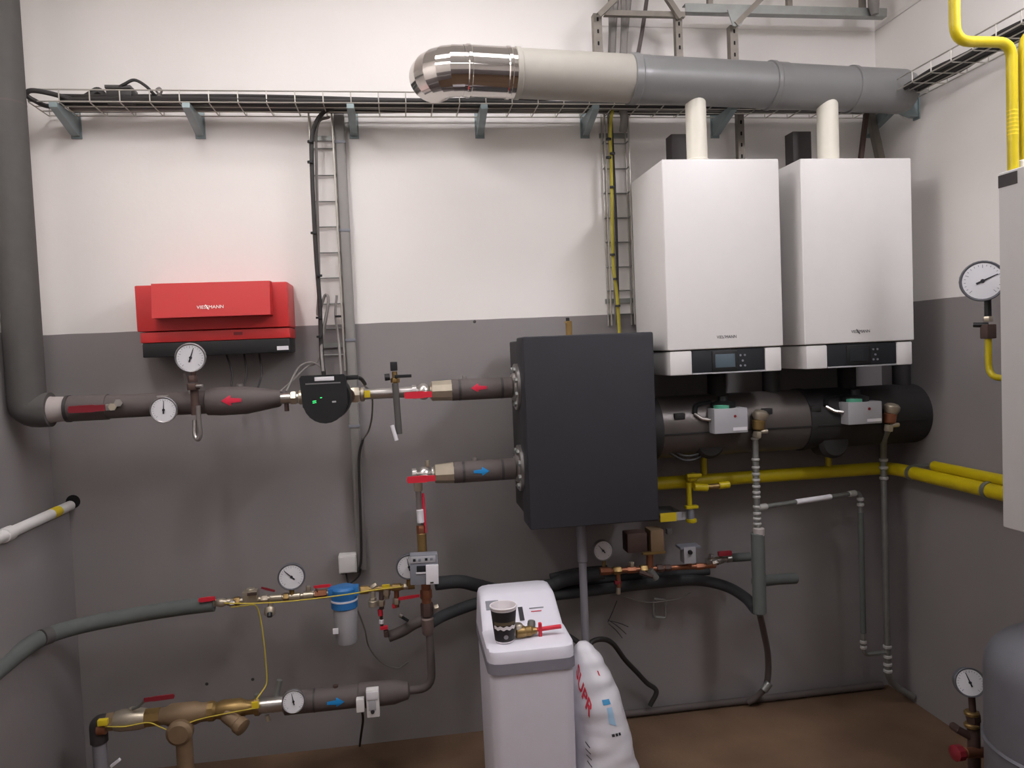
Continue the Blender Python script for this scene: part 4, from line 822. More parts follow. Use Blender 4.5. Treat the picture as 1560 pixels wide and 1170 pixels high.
# ================================================================== make-up water line (middle left)
WYY = 3.08
wy = lambda px: 918-0.083*(px-335)
def Wt(px, dy=0, Y=WYY): return P(px, wy(px)+dy, Y)
T = thing('insulated_hose', 'grey foam-covered hose sweeping in from the left edge', 'hose', P(100, 975, 3.0))
hp = [P(-70, 1075, 2.45), P(-25, 1040, 2.6), P(10, 1010, 2.75), P(60, 974, 2.9), P(120, 954, 3.02), P(200, 938, WYY), P(268, 927, WYY), Wt(326, 1)]
B().tube(spl(hp, 8), 12.0*mp, 18).o('foam', ins_hose, T); c = P(63, 972, 2.9); c2 = P(76, 967.5, 2.93); B().tube([c, c2], 12.4*mp, 18).o('foam_joint', ins_grey, T)
T = thing('ball_valve', 'small valve with red lever at the end of the grey hose', 'valve', Wt(335))
valve_body(T, Wt(322), Wt(352), 7*mp); lever(T, P(328, 911, 3.05), P(304, 914, 3.05), 6*mp, 0.006, red_lever, Wt(328, -3)); B().hexn(Wt(350, 3, 3.05), Wt(358, 3, 3.05), 5*mp).o('drain_nut', steel, T)
def fitting(T, x0_, x1_, r, mat, name='fitting', dy=0, Y=WYY, hexa=False):
    f = B().hexn if hexa else B().cyl
    return f(Wt(x0_, dy, Y), Wt(x1_, dy, Y), r*mp).o(name, mat, T)
T = thing('makeup_line', 'row of brass and nickel fittings between the grey hose and the blue filter', 'pipework', Wt(430))
fitting(T, 350, 505, 4.5, nickel, 'pipe'); fitting(T, 356, 366, 7, brass, 'coupling', hexa=True)
b = B().box(Wt(382, -7), (22*mp, 0.05, 18*mp), 0.005).o('regulator_block', nickel, T); B().box(Wt(384, -9, 3.05), (14*mp, 0.01, 4*mp)).o('regulator_slot', iron_m, b); B().cyl(Wt(382, 0), Wt(382, -18), 7*mp).o('regulator_cap', nickel, T)
fitting(T, 398, 408, 6.5, nickel, 'coupling', hexa=True); fitting(T, 412, 430, 6, nickel, 'check_valve'); fitting(T, 432, 440, 7, brass, 'coupling', hexa=True); fitting(T, 441, 458, 7, nickel, 'tee'); fitting(T, 462, 478, 6.5, nickel, 'coupling'); fitting(T, 480, 498, 7.5, copper, 'union', hexa=True)
B().tube([Wt(412, 2), Wt(412, 12)], 4*mp, 10).o('drain_leg', nickel, T); B().lathe(Wt(411, 14), (0, -0.5, -1), [(0, 8*mp), (8*mp, 9*mp), (12*mp, 7*mp)], 14).o('drain_funnel', nickel, T); B().tube([Wt(411, 22, 3.05), Wt(411, 28, 3.04)], 4*mp, 10).o('drain_hose_end', black_pl, T)
lever(T, P(398, 895, 3.04), P(418, 900, 3.04), 3*mp, 0.004, dred_lever, name='thin_red_lever'); lever(T, P(478, 894, 3.04), P(503, 891.5, 3.04), 4*mp, 0.005, red_lever, Wt(484, -3))
B().hexn(Wt(470, -6), Wt(470, -14), 4*mp).o('bleed_nipple', nickel, T)
T = thing('pressure_gauge', 'dark rimmed pressure gauge standing above the brass fittings left of the filter', 'gauge', Wt(445, -8))
g = P(444, 879, 3.06); gauge(T, g, (0.1, -1, 0.02), 20.5*mpp(g), rim=dark_rim, ang=135); B().cyl(Wt(445, -2, 3.075), P(444, 893, 3.075), 4*mp).o('stem', brass, T)
# blue filter
c = P(524, 905, 3.05); s = mpp(c)
T = thing('water_filter', 'water filter with blue head and clear bowl', 'filter', (c.x, 3.05, P(525, 981, 3.05).z))
zf = lambda py: P(524, py, 3.05).z
B().lathe((c.x, 3.05, zf(926)), Z1, [(0, 17*s), (2*s, 20*s), (14*s, 20*s), (16*s, 18*s), (17*s, 18*s)], 28).o('ring_nut', blue_head, T)
B().lathe((c.x, 3.05, zf(910)), Z1, [(0, 19*s), (14*s, 19*s), (17*s, 16*s)], 28).o('head', blue_head, T)
B().box((c.x, 3.05, zf(900)), (46*s, 0.05, 14*s), 0.006).o('ports', blue_head, T); B().lathe((c.x, 3.05, zf(914)), Z1, [(0, 20.4*s), (2.5*s, 20.4*s)], 28).o('white_ring', tape_white, T)
B().lathe((c.x+0.002, 3.05, zf(981)), Z1, [(0, 8*s), (2*s, 14*s), (6*s, 16*s), (52*s, 18*s), (56*s, 18*s)], 28).o('bowl', bowl_m, T)
B().lathe((c.x+0.002, 3.05, zf(976)), Z1, [(0, 9*s), (48*s, 9*s)], 20).o('cartridge', tape_white, T); B().box((c.x-0.036, 3.01, zf(955)), (8*s, 0.006, 8*s)).o('sticker', dial_m, T)
# junction box above the filter
c = P(530, 858, 3.26); s = mpp(c)
T = thing('junction_box', 'small cream junction box on the wall above the blue filter', 'junction box', c)
B().box((c.x, 3.27, c.z), (27*s, 0.06, 27*s), 0.004).o('body', white_panel, T); B().box((c.x, 3.238, c.z), (24*s, 0.006, 24*s), 0.003).o('lid', white_panel, T)
o = B().tube(pspl([(527, 873, 3.27), (532, 888, 3.26), (546, 878, 3.26), (550, 866, 3.26)], 6), 0.004, 8).o('cable', cable_blk); tag(o, 'short black cable looping under the cream junction box', 'cable')
# right of the filter
T = thing('manifold_fittings', 'cluster of brass and red-handled fittings between the filter and the heat meter', 'pipework', P(590, 945, 3.08))
B().cyl(P(546, 899, WYY), P(632, 893, WYY), 4.5*mp).o('pipe', brass, T); B().hexn(P(548, 899, WYY), P(562, 898, WYY), 7*mp).o('union', brass, T); B().hexn(P(566, 896, WYY), P(574, 890, WYY), 5*mp).o('nipple', nickel, T)
B().box(P(588, 893, 3.05), (12*mp, 0.01, 5*mp)).o('yellow_tag', yellow_tag, T); B().cyl(P(597, 895, WYY-0.01), P(611, 894, WYY-0.01), 6*mp).o('coupling', brass, T); B().hexn(P(615, 893, WYY-0.01), P(622, 893, WYY-0.01), 5.5*mp).o('coupling', nickel, T)
for px, y0, y1, mt in ((568, 900, 925, nickel), (581, 900, 928, iron_m), (589, 900, 912, nickel), (604, 897, 925, copper)):
    B().cyl(P(px, y0, WYY), P(px+0.5, y1, WYY), 4*mp).o('drop_pipe', mt, T); B().hexn(P(px, y1-14, WYY-0.005), P(px, y1-5, WYY-0.005), 6*mp).o('drop_nut', nickel, T)
B().cyl(P(568, 915, WYY-0.01), P(568, 924, WYY-0.01), 7*mp).o('cap', nickel, T)
B().hexn(P(579, 928, WYY), P(580, 938, WYY), 4*mp).o('red_cock', red_lever, T); B().cyl(P(581, 944, WYY), P(581, 950, WYY), 4*mp).o('white_cap', tape_white, T); B().box(P(585, 956, WYY), (12*mp, 0.02, 5*mp), 0.002).o('red_wing', red_lever, T); B().cyl(P(588, 960, WYY), P(589, 970, WYY), 4*mp).o('tip', iron_m, T); B().cyl(P(580, 926, WYY+0.005), P(582, 958, WYY+0.005), 2.6*mp).o('spindle', iron_m, T)
B().box(P(601, 923, WYY), (7*mp, 0.015, 7*mp), 0.002).o('red_tap', red_lever, T); lever(T, P(639, 907, 3.04), P(608, 912, 3.04), 4.5*mp, 0.005, red_lever)
B().tube([P(609, 938, WYY), P(622, 946, WYY)], 2.5*mp, 8).o('small_drain', black_pl, T); B().cyl(P(608, 936, WYY), P(613, 938, WYY), 3.4*mp).o('drain_tip', steel, T)
o = B().tube(pspl([(592, 970, 3.12), (612, 962, 3.12), (630, 951, 3.12), (644, 945, 3.12)], 6), 9*mp, 14).o('insulated_pipe', ins_dark); tag(o, 'short dark insulated pipe stub slanting left of the copper column', 'pipe')
# heat meter
c = P(646, 868, 2.92); s = mpp(c); Rm = Matrix.Rotation(radians(1.5), 3, 'Y')
T = thing('heat_meter', 'grey heat meter with small screen and white cover above the copper pipe', 'meter', P(646, 893, 2.95))
def hm(dx, dy, w_, h_, dep, y_, name, mat, bev=0.002): B().box(Vector((c.x+dx*s, y_, c.z-dy*s)), (w_*s, dep, h_*s), bev, Rm).o(name, mat, T)
hm(0, 0, 42, 46, 0.05, 2.945, 'body', meter_grey, 0.004); hm(-1, -16, 38, 10, 0.004, 2.919, 'keypad_strip', act_grey, 0.001); hm(-3, -2, 16, 9, 0.004, 2.919, 'screen', dark_panel, 0.001); hm(12, 8, 19, 30, 0.008, 2.918, 'white_cover', tape_white, 0.002); hm(-4, 4.5, 17, 2, 0.004, 2.918, 'screen_lip', tape_white, 0.0005); hm(11, 20, 5, 2, 0.004, 2.914, 'cover_latch', black_pl, 0.0005)
for k, dx in enumerate((-14, -6, 4, 12)): hm(dx, -16, 4, 4, 0.003, 2.917, 'key', meter_grey if k % 2 else dark_panel, 0.0005)
T = thing('pressure_gauge', 'pressure gauge half hidden behind the heat meter', 'gauge', P(622, 890, 3.05))
g = P(623, 864, 3.04); gauge(T, g, (0.05, -1, 0), 19.5*mpp(g), rim=dark_rim, ang=100); B().cyl(P(623, 892, 3.06), P(623, 880, 3.06), 4*mp).o('stem', brass, T)
xk = P(650, 920, PY).x; zk = lambda py: P(650, py, PY).z
T = thing('return_column', 'aged copper column below the heat meter ending in a bend to the floor pipe', 'pipe', (xk, PY, zk(1050)))
B().cyl((xk, PY, zk(925)), (xk, PY, zk(848)), 7.5*mp).o('pipe', copper, T); B().hexn((xk, PY, zk(912)), (xk, PY, zk(898)), 9.5*mp).o('nut', copper, T); B().hexn((xk, PY, zk(938)), (xk, PY, zk(918)), 10*mp).o('body', iron_m, T)
B().lathe((xk, PY, zk(967)), Z1, [(0, 7*mp), (3*mp, 9*mp), (26*mp, 10*mp), (28*mp, 8*mp)], 18).o('strainer_cup', cup_brown, T); B().hexn(P(662, 926, 2.99), P(668, 924, 2.99), 5*mp).o('side_nipple', nickel, T)
LZ = P(525, 1062, PY).z
def Lw(px, Y=PY): q = P(px, 1062-0.112*(px-525), PY); return Vector((q.x, Y, LZ))
B().tube([(xk+0.006, PY, zk(965)), (xk+0.006, PY, LZ), Lw(612)], 6.5*mp, 14, fil=0.06).o('lower_bend', ins_dark, T)

# ================================================================== lower main (return to house)
T = thing('return_pipe', 'dark insulated pipe with a blue arrow low on the left', 'pipe', Lw(520))
B().lathe(Lw(432), X1, [(0, 14*mp), (0.006, 17.5*mp), ((Lw(546)-Lw(432)).x, 17.5*mp)], 28).o('insulation', ins_dark, T)
L = (Lw(624)-Lw(546)).x; B().lathe(Lw(546), X1, [(0, 17.8*mp), (0.004, 19.5*mp), (L*0.7, 18.5*mp), (L*0.97, 13*mp), (L, 8*mp)], 28).o('tapered_insulation', ins_dark, T)
for px in (478, 546): B().lathe(Lw(px), X1, [(0, 17.9*mp), (0.008, 17.9*mp)], 28).o('tape_band', ins_band, T)
arrow(T, Lw(513)+Z1*0.002, 17.7*mp, 26*mp, 14*mp, 1, blue_stk); B().cyl(Lw(388), Lw(436), 11.5*mp).o('steel_pipe', steel, T); B().lathe(Lw(512)+Z1*16*mp, Z1, [(0, 4*mp), (0.012, 4*mp)], 10).o('sensor_cap', iron_m, T)
B().tube([P(421, 1060, 3.02), P(426, 1036, 3.02)], 4.5*mp, 10).o('sensor_pocket', galv, T); B().hexn(P(407, 1090, 2.98), P(409, 1098, 2.98), 4*mp).o('drain_plug', nickel, T)
T = thing('thermometer', 'round white thermometer on the low pipe left of the blue arrow', 'thermometer', P(447, 1088, 2.93))
g = P(447, 1069, 2.92); gauge(T, g, (0.08, -1, 0.12), 17.5*mpp(g), ang=100, depth=0.03); B().cyl(g+Y1*0.03, Lw(447)-Y1*0.03, 6*mp).o('pocket', nickel, T)
c = P(568, 1072, 2.92); s = mpp(c)
T = thing('thermostat', 'narrow white strap-on thermostat box on the low insulated pipe', 'thermostat', P(568, 1094, 2.92))
B().box((c.x, 2.935, c.z), (19*s, 0.035, 42*s), 0.003).o('body', white_panel, T); B().box((c.x, 2.916, c.z+13*s), (18*s, 0.004, 12*s), 0.001).o('upper_panel', tape_white, T); B().box((c.x-0.002, 2.916, c.z-2*s), (11*s, 0.003, 14*s), 0.001).o('scale_window', act_grey, T); B().lathe((c.x-0.002, 2.917, c.z-12*s), (0, -1, 0), [(0, 3*s), (0.006, 2.6*s)], 12).o('knob', needle_m, T)
c = P(549, 1074, 2.93); o = B().box((c.x, 2.935, c.z), (12*s, 0.03, 20*s), 0.003).o('sensor_box', white_panel); tag(o, 'tiny white sensor box beside the strap-on thermostat', 'sensor')
o = B().tube(pspl([(552, 1084, 2.95), (553, 1098, 3.0), (550, 1120, 3.15), (548, 1136, 3.28)], 6), 0.005, 8).o('cable', cable_blk); tag(o, 'black cable hanging below the tiny sensor box', 'cable')
T = thing('strainer', 'brass strainer with slanted leg on the low pipe', 'strainer', Lw(350))
def Lt(px, dy=0, Y=PY): return P(px, 1062-0.112*(px-525)+dy, Y)
B().lathe(Lw(318), X1, [(0, 15*mp), (0.02, 15*mp), (0.03, 12*mp), (0.05, 15*mp), (0.12, 15*mp), (0.14, 11*mp), ((Lw(396)-Lw(318)).x-0.02, 11*mp), ((Lw(396)-Lw(318)).x-0.018, 14*mp), ((Lw(396)-Lw(318)).x, 14*mp)], 10).o('body', brass, T)
B().lathe(P(345, 1089, 2.98), P(372, 1110, 2.93)-P(345, 1089, 2.98), [(0, 11*mp), (0.06, 11*mp), (0.065, 13*mp), (0.09, 13*mp), (0.095, 8*mp)], 14).o('slanted_leg', tan_brass, T)
B().box(P(389, 1074, 2.955), (11*mp, 0.01, 10*mp), 0.002).o('yellow_tag', yellow_tag, T); B().hexn(Lt(392, -10), Lt(392, -20), 5*mp).o('seal_bolt', galv, T)
T = thing('mixing_valve', 'tan brass three-way valve with leg going down to the floor', 'valve', (P(278, 1110, PY).x, PY, 0))
xm_ = P(278, 1110, 2.96).x
B().lathe(Lw(240), X1, [(0, 12*mp), (0.03, 13*mp), (0.05, 17*mp), (0.14, 17*mp), (0.16, 14*mp), ((Lw(320)-Lw(240)).x, 14*mp)], 20).o('body', tan_brass, T)
B().lathe(P(276, 1112, 2.97), (0, -1, 0), [(-0.03, 12*mp), (0.0, 19*mp), (0.03, 19*mp), (0.04, 14*mp)], 24).o('bonnet', tan_brass, T)
B().cyl((xm_, 2.97, 0.0), (xm_, 2.97, P(277, 1120, 2.97).z), 12*mp, 20).o('down_leg', tan_brass, T)
T = thing('ball_valve', 'brass ball valve with red lever at the lower left end', 'valve', Lw(200))
B().lathe(Lw(163), X1, [(0, 13*mp), (0.02, 14*mp), (0.04, 12*mp), ((Lw(222)-Lw(163)).x-0.02, 13*mp), ((Lw(222)-Lw(163)).x, 12*mp)], 8).o('body', tan_brass, T); B().lathe(Lw(176), X1, [(0, 14*mp), (0.02, 16*mp), (0.09, 16*mp), (0.11, 14*mp)], 20).o('bonnet', nickel, T)
B().lathe(Lw(220), X1, [(0, 12*mp), (0.004, 14*mp), ((Lw(245)-Lw(220)).x, 14*mp)], 8).o('end_nut', brass, T); B().hexn(Lt(202, -8), Lt(202, -20), 6*mp).o('stem', nickel, T)
B().tube([P(202, 1080, 2.98), P(212, 1076, 2.97), P(222, 1065, 2.95)], 2.4*mp, 8).o('lever_neck', galv, T); lever(T, P(220, 1066, 2.95), P(265, 1060, 2.95), 6*mp, 0.006, dred_lever)
B().box(P(157, 1100, 2.96), (14*mp, 0.02, 9*mp), 0.003).o('yellow_tag', yellow_tag, T); B().cyl(P(148, 1112, 2.98), P(162, 1110, 2.98), 8*mp).o('copper_end', copper, T)
xp = P(152, 1140, PY).x
T = thing('floor_pipe', 'grey pipe dropping to the floor at the lower left', 'pipe', (xp, PY, 0))
B().tube([Lw(164), Vector((xp, PY, LZ)), (xp, PY, P(152, 1130, PY).z)], 12.5*mp, 14, fil=0.04).o('black_elbow', ins_band, T); B().cyl((xp, PY, 0), (xp, PY, P(152, 1132, PY).z), 10*mp, 18).o('pipe', drain_m, T)
B().box(P(176, 1162, 2.96), (16*mp, 0.012, 4*mp), 0.001, Matrix.Rotation(radians(-35), 3, 'Y')).o('white_tag', tape_white, T)
# yellow wires
wpts = [(342, 919), (380, 919.5), (430, 917), (480, 912), (530, 905.5), (570, 899), (612, 894)]
o = B().tube(pspl([(x, y, 2.99) for x, y in wpts], 8), 0.0026, 8).o('yellow_wire', yellow_w); tag(o, 'thin yellow wire strung along the brass fittings past the blue filter', 'wire')
o = B().tube(pspl([(352, 925, 3.0), (372, 923, 3.0), (388, 922, 3.0), (395, 935, 3.01), (401, 970, 3.02), (405, 1010, 3.03), (406, 1040, 3.03), (398, 1055, 3.0), (390, 1066, 2.96)], 8), 0.0028, 8).o('yellow_wire', yellow_w); tag(o, 'thin yellow wire hanging down to the low brass strainer', 'wire')
o = B().tube(pspl([(160, 1107, 2.96), (190, 1107, 2.955), (225, 1101, 2.955), (245, 1108, 2.955), (262, 1112, 2.95), (300, 1097, 2.96), (345, 1087, 2.95), (388, 1079, 2.95)], 8), 0.0024, 8).o('yellow_wire', yellow_w); tag(o, 'thin yellow wire along the low brass valve and strainer', 'wire')
o = B().tube(pspl([(545, 930, 3.2), (556, 960, 3.22), (562, 985, 3.25), (580, 1008, 3.27), (605, 1018, 3.28), (622, 1008, 3.28)], 8), 0.0035, 8).o('cable', cable_gry); tag(o, 'grey cable curling on the wall below the fittings', 'cable')

# ================================================================== black insulated pipes behind the softener
def pipe1(pts, r, mat, label, name='insulated_pipe'): o = B().tube(pspl(pts, 8), r*mp, 16).o(name, mat); tag(o, label, 'pipe'); return o
pipe1([(664, 889, 3.1), (700, 886, 3.12), (728, 892, 3.15), (770, 900, 3.18), (838, 892, 3.18), (860, 884, 3.16), (920, 872, 3.12)], 11, ins_black, 'black insulated pipe, upper one passing behind the softener')
pipe1([(654, 950, 3.05), (680, 936, 3.1), (735, 917, 3.14), (790, 912, 3.16), (850, 906, 3.18), (930, 896, 3.2), (1000, 888, 3.2), (1060, 884, 3.2), (1105, 893, 3.17), (1135, 910, 3.08), (1151, 928, 2.96)], 9.5, ins_black, 'long black insulated pipe, lower one curving down to the grey sleeve')
pipe1([(838, 879, 3.24), (880, 870, 3.24), (925, 866, 3.24)], 6, ins_black, 'short black pipe behind the drain tube')
pipe1([(850, 893, 3.22), (930, 882, 3.24), (1010, 876, 3.25), (1080, 870, 3.25)], 7, ins_black, 'black pipe running behind the bronze fittings')
pipe1([(1152, 886, 2.96), (1170, 884, 3.02), (1185, 882.5, 3.05), (1211, 881, 3.08)], 9.5, ins_hose, 'short grey foam pipe stub sticking out right of the grey sleeve')
pipe1([(1110, 850, 3.12), (1142, 848, 3.12)], 7.5, ins_hose, 'short grey foam pipe left of the grey sleeve behind the red handle')
T = thing('bronze_fittings', 'row of bronze pipe fittings with a tee, right of the grey drain tube', 'pipework', P(950, 870, 3.1))
f_ = lambda px, dy=0, Y=3.1: P(px, 870-0.05*(px-920)+dy, Y)
B().cyl(f_(914), f_(1090), 4.5*mp).o('pipe', copper, T)
for x0_, x1_, r_, mt in ((914, 930, 7, copper), (934, 946, 7, brass), (955, 968, 6, copper), (975, 986, 7.5, brass), (1000, 1010, 7, iron_m), (1012, 1022, 6, iron_m), (1060, 1072, 6, copper)): B().hexn(f_(x0_), f_(x1_), r_*mp).o('fitting', mt, T)
B().cyl(f_(941, 2), f_(943, 26), 4*mp).o('tee_leg', copper, T); B().box(f_(941, 18), (11*mp, 0.02, 6*mp), 0.003).o('red_wing', dred_lever, T); B().hexn(f_(942, 26), f_(942, 36), 4*mp).o('leg_tip', nickel, T); B().hexn(f_(962, -5), f_(962, -12), 5*mp).o('nipple', nickel, T)
B().tube([f_(974, 4, 3.08), f_(995, 12, 3.06)], 4*mp, 8).o('side_arm', iron_m, T); B().cyl(f_(990, 2, 3.07), f_(1000, 16, 3.07), 6*mp).o('elbow', galv, T)
T = thing('pressure_gauge', 'pressure gauge in shade right of the grey drain tube', 'gauge', P(919, 860, 3.1))
g = P(919, 839, 3.1); gauge(T, g, (0, -1, 0.02), 16*mpp(g), ang=130); B().cyl(P(920, 868, 3.12), P(920, 850, 3.12), 3*mp).o('stem', brass, T)
T = thing('expansion_pump', 'brown and beige pump unit tucked under the black box', 'pump', P(990, 846, 3.1))
B().box(P(997, 822, 3.12), (24*mp, 0.08, 40*mp), 0.006).o('head', tan_brass, T); B().box(P(967, 824, 3.14), (36*mp, 0.08, 34*mp), 0.008).o('motor', iron_m, T); B().box(P(996, 842, 3.08), (40*mp, 0.02, 4*mp), 0.001).o('brass_plate', brass, T); B().box(P(1019, 809, 3.1), (9*mp, 0.02, 9*mp), 0.002).o('small_cover', ins_grey, T)
B().cyl(P(990, 843, 3.1), P(990, 866, 3.1), 6*mp).o('neck', copper, T)
T = thing('dosing_box', 'small pale box with a dark knob among the bronze fittings', 'controller', P(1048, 858, 3.06))
B().box(P(1048, 844, 3.08), (21*mp, 0.05, 28*mp), 0.003).o('body', act_grey, T); B().lathe(P(1051, 841, 3.055), (0, -1, 0), [(0, 4*mp), (0.012, 3.4*mp)], 10).o('knob', black_pl, T); B().box(P(1048, 832, 3.09), (36*mp, 0.06, 4*mp), 0.001).o('top_plate', meter_grey, T); B().cyl(P(1050, 857, 3.1), P(1050, 864, 3.1), 5*mp).o('neck', copper, T)
T = thing('ball_valve', 'small bright valve with red handle among the bronze fittings', 'valve', P(1090, 860, 3.08))
valve_body(T, P(1076, 856, 3.1), P(1114, 851, 3.1), 7*mp, steel); B().hexn(P(1083, 852, 3.07), P(1084, 844, 3.07), 5*mp).o('stem', chrome, T); B().hexn(P(1085, 858, 3.06), P(1094, 856, 3.06), 5*mp).o('nut', chrome, T); B().box(P(1104, 843, 3.07), (24*mp, 0.02, 8*mp), 0.004).o('handle', dred_lever, T)
# bracket and hanging wires
c = P(1005, 925, 3.26); s = mpp(c)
o = B().tube([P(996, 912, 3.25), P(996, 940, 3.25), P(1014, 941, 3.25), P(1014, 914, 3.25), P(996, 912, 3.25)], 2.2*s, 8, fil=0.012).o('wall_hook', galv); tag(o, 'small square wire hook on the wall below the black pipes', 'hook')
o = B().tube(pspl([(945, 908, 3.22), (975, 916, 3.23), (992, 918, 3.23), (1010, 916, 3.22), (1035, 912, 3.22), (1052, 903, 3.24)], 6), 0.003, 8).o('cable', cable_gry); tag(o, 'thin grey cable sagging over the square wire hook', 'cable')
for k, (a, b) in enumerate((((926, 944), (954, 966)), ((930, 946), (957, 955)), ((927, 950), (948, 972)), ((940, 915), (926, 948)))):
    o = B().tube(spl([P(*a, 3.26), (P(*a, 3.26)+P(*b, 3.26))/2+Vector((0, -0.01, 0.006)), P(*b, 3.26)], 5), 0.0018, 6).o('wire_end', cable_blk); tag(o, ('middle of three loose black wire ends right of the drain tube', 'uppermost of three loose black wire ends right of the drain tube', 'lowest of three loose black wire ends right of the drain tube', 'black wire hanging from the bronze tee to the loose wire ends')[k], 'wire', 'loose wire ends')
o = B().tube(pspl([(862, 966, 3.1), (880, 978, 3.05), (892, 990, 3.0), (903, 977, 3.02), (920, 974, 3.06), (935, 982, 3.12), (952, 1005, 3.18), (970, 1024, 3.22), (985, 1040, 3.24), (1000, 1053, 3.24), (990, 1075, 3.24)], 8), 0.011, 12).o('drain_hose', cable_blk); tag(o, 'black hose arching over the floor right of the white bag', 'hose')
a = P(960, 1086, 3.26); 
o = B().tube([(P(850, 1090, 3.26).x, 3.265, 0.02), (P(1345, 1040, 3.26).x, 3.265, 0.02)], 0.016, 12).o('floor_gap_tube', ins_dark); tag(o, 'dark tube in place of the gap along the foot of the back wall', 'conduit')  # tube stands in for the dark gap between wall and floor
p = P(478, 618, 3.2)
for px, py, wl in ((385, 1035, 'right one of two tiny dark wall plugs above the low brass pipe'), (315, 1042, 'left one of two tiny dark wall plugs above the low brass pipe'), (723, 490, 'tiny dark wall plug just under the white paint edge')):
    p = P(px, py, WY); o = B().lathe((p.x, WY, p.z), (0, -1, 0), [(0, 0.007), (0.002, 0.006), (0.0035, 0.003)], 10).o('wall_plug', dark_box); tag(o, wl, 'wall plug', 'wall plugs')

# ================================================================== water softener
sxl, sxr = 0.236, 0.533; sf, sb = 2.45, 2.90
zz_ = lambda py, Y, px=800: P(px, py, Y).z
z_flat = zz_(989, sf); z_lid0 = zz_(1009, sf); z_bd = zz_(1025, sf); z_slope = z_flat+0.004; z_top = z_flat+0.092; z_back = z_flat+0.094
T = thing('water_softener', 'white cabinet water softener standing in the middle, cup and valve on its lid', 'water softener', ((sxl+sxr)/2, (sf+sb)/2, 0))
def rrect(xa, xb, ya, yb, r, n=6):
    out = []
    for cx_, cy_, a0 in ((xb-r, ya+r, -90), (xb-r, yb-r, 0), (xa+r, yb-r, 90), (xa+r, ya+r, 180)):
        for k in range(n+1): an = radians(a0+90*k/n); out.append((cx_+r*cos(an), cy_+r*sin(an)))
    return out
def loft(secs, name, mat):
    vs = []; fs = []; n = len(secs[0][1])
    for z_, pl_ in secs: vs += [(x, y, z_(y) if callable(z_) else z_) for x, y in pl_]
    for i in range(len(secs)-1):
        for j in range(n): k = (j+1) % n; fs.append((i*n+j, i*n+k, (i+1)*n+k, (i+1)*n+j))
    fs.append(tuple(range(n))[::-1]); fs.append(tuple(range((len(secs)-1)*n, len(secs)*n)))
    return B().add(vs, fs).o(name, mat, T)
loft([(0.0, rrect(sxl+0.008, sxr-0.008, sf+0.01, sb-0.005, 0.04)), (z_bd-0.002, rrect(sxl+0.004, sxr-0.004, sf+0.006, sb-0.005, 0.04))], 'cabinet', soft_white)
loft([(z_bd-0.002, rrect(sxl-0.002, sxr+0.002, sf, sb, 0.04)), (z_lid0, rrect(sxl-0.002, sxr+0.002, sf, sb, 0.04))], 'grey_band', soft_band)
ys = sf+0.20; ye = sf+0.325
def lidz(y): 
    return z_flat if y <= ys else (z_slope+(z_top-z_slope)*(y-ys)/(ye-ys) if y <= ye else z_top+(z_back-z_top)*(y-ye)/(sb-ye))
# lid: side profile swept across X with softened edges
prof = [(sf, z_lid0), (sf, z_flat-0.02), (sf+0.006, z_flat-0.006), (sf+0.02, z_flat), (ys-0.004, z_flat+0.002), (ys+0.004, z_slope), (ye-0.01, z_top-0.006), (ye+0.008, z_top), (sb-0.02, z_back), (sb-0.004, z_back-0.012), (sb, z_back-0.03), (sb, z_lid0)]
vs = []; fs = []; n = len(prof); insets = ((0, 0.045), (0.006, 0.02), (0.02, 0.006), (0.045, 0.0))
cols = [(sxl+i_, o_) for i_, o_ in insets]+[(sxr-i_, o_) for i_, o_ in insets[::-1]]
for x, o_ in cols:
    for (y, z_) in prof:
        f_y = max(0, 1-(y-sf)/0.08); b_y = max(0, 1-(sb-y)/0.08); yy = y+o_*f_y*0.9-o_*b_y*0.6; hz_ = (z_-z_lid0)/(z_back-z_lid0)
        vs.append((x+(0.008 if x < 0.4 else -0.008)*hz_*(1 if y > ys else 0), yy, z_-(o_*0.35*hz_ if z_ > z_lid0+0.01 else 0)))
for i in range(len(cols)-1):
    for j in range(n): k = (j+1) % n; fs.append((i*n+j, i*n+k, (i+1)*n+k, (i+1)*n+j))
fs.append(tuple(range(n))); fs.append(tuple(range((len(cols)-1)*n, len(cols)*n))[::-1])
B().add(vs, fs).o('lid', soft_white, T, smooth=40)
sd = Vector((0, ye-ys, z_top-z_slope)).normalized(); sn = Vector((0, -sd.z, sd.y))
def onslope(px, py):                              # point of the sloping control face seen at a pixel
    d = ray(px, py); o_ = Vector((0, 0, H)); p0 = Vector((0, ys, z_slope)); t = (p0-o_).dot(sn)/d.dot(sn); return o_+d*t
def plate(px, py, w_, h_, name, mat, th=0.0015): c = onslope(px, py); s_ = mpp(c); B().prism([(-w_*s_/2, -h_*s_/2), (w_*s_/2, -h_*s_/2), (w_*s_/2, h_*s_/2), (-w_*s_/2, h_*s_/2)], c, X1, sd, sn, th).o(name, mat, T, smooth=0)
plate(750, 922, 20, 16, 'display', meter_grey); plate(771, 919, 8, 9, 'button_pad', soft_band); plate(794, 935, 7, 24, 'dark_key_strip', needle_m); plate(817, 926, 22, 1.6, 'printed_line', meter_grey); plate(817, 931, 16, 1.2, 'printed_line', bag_red)
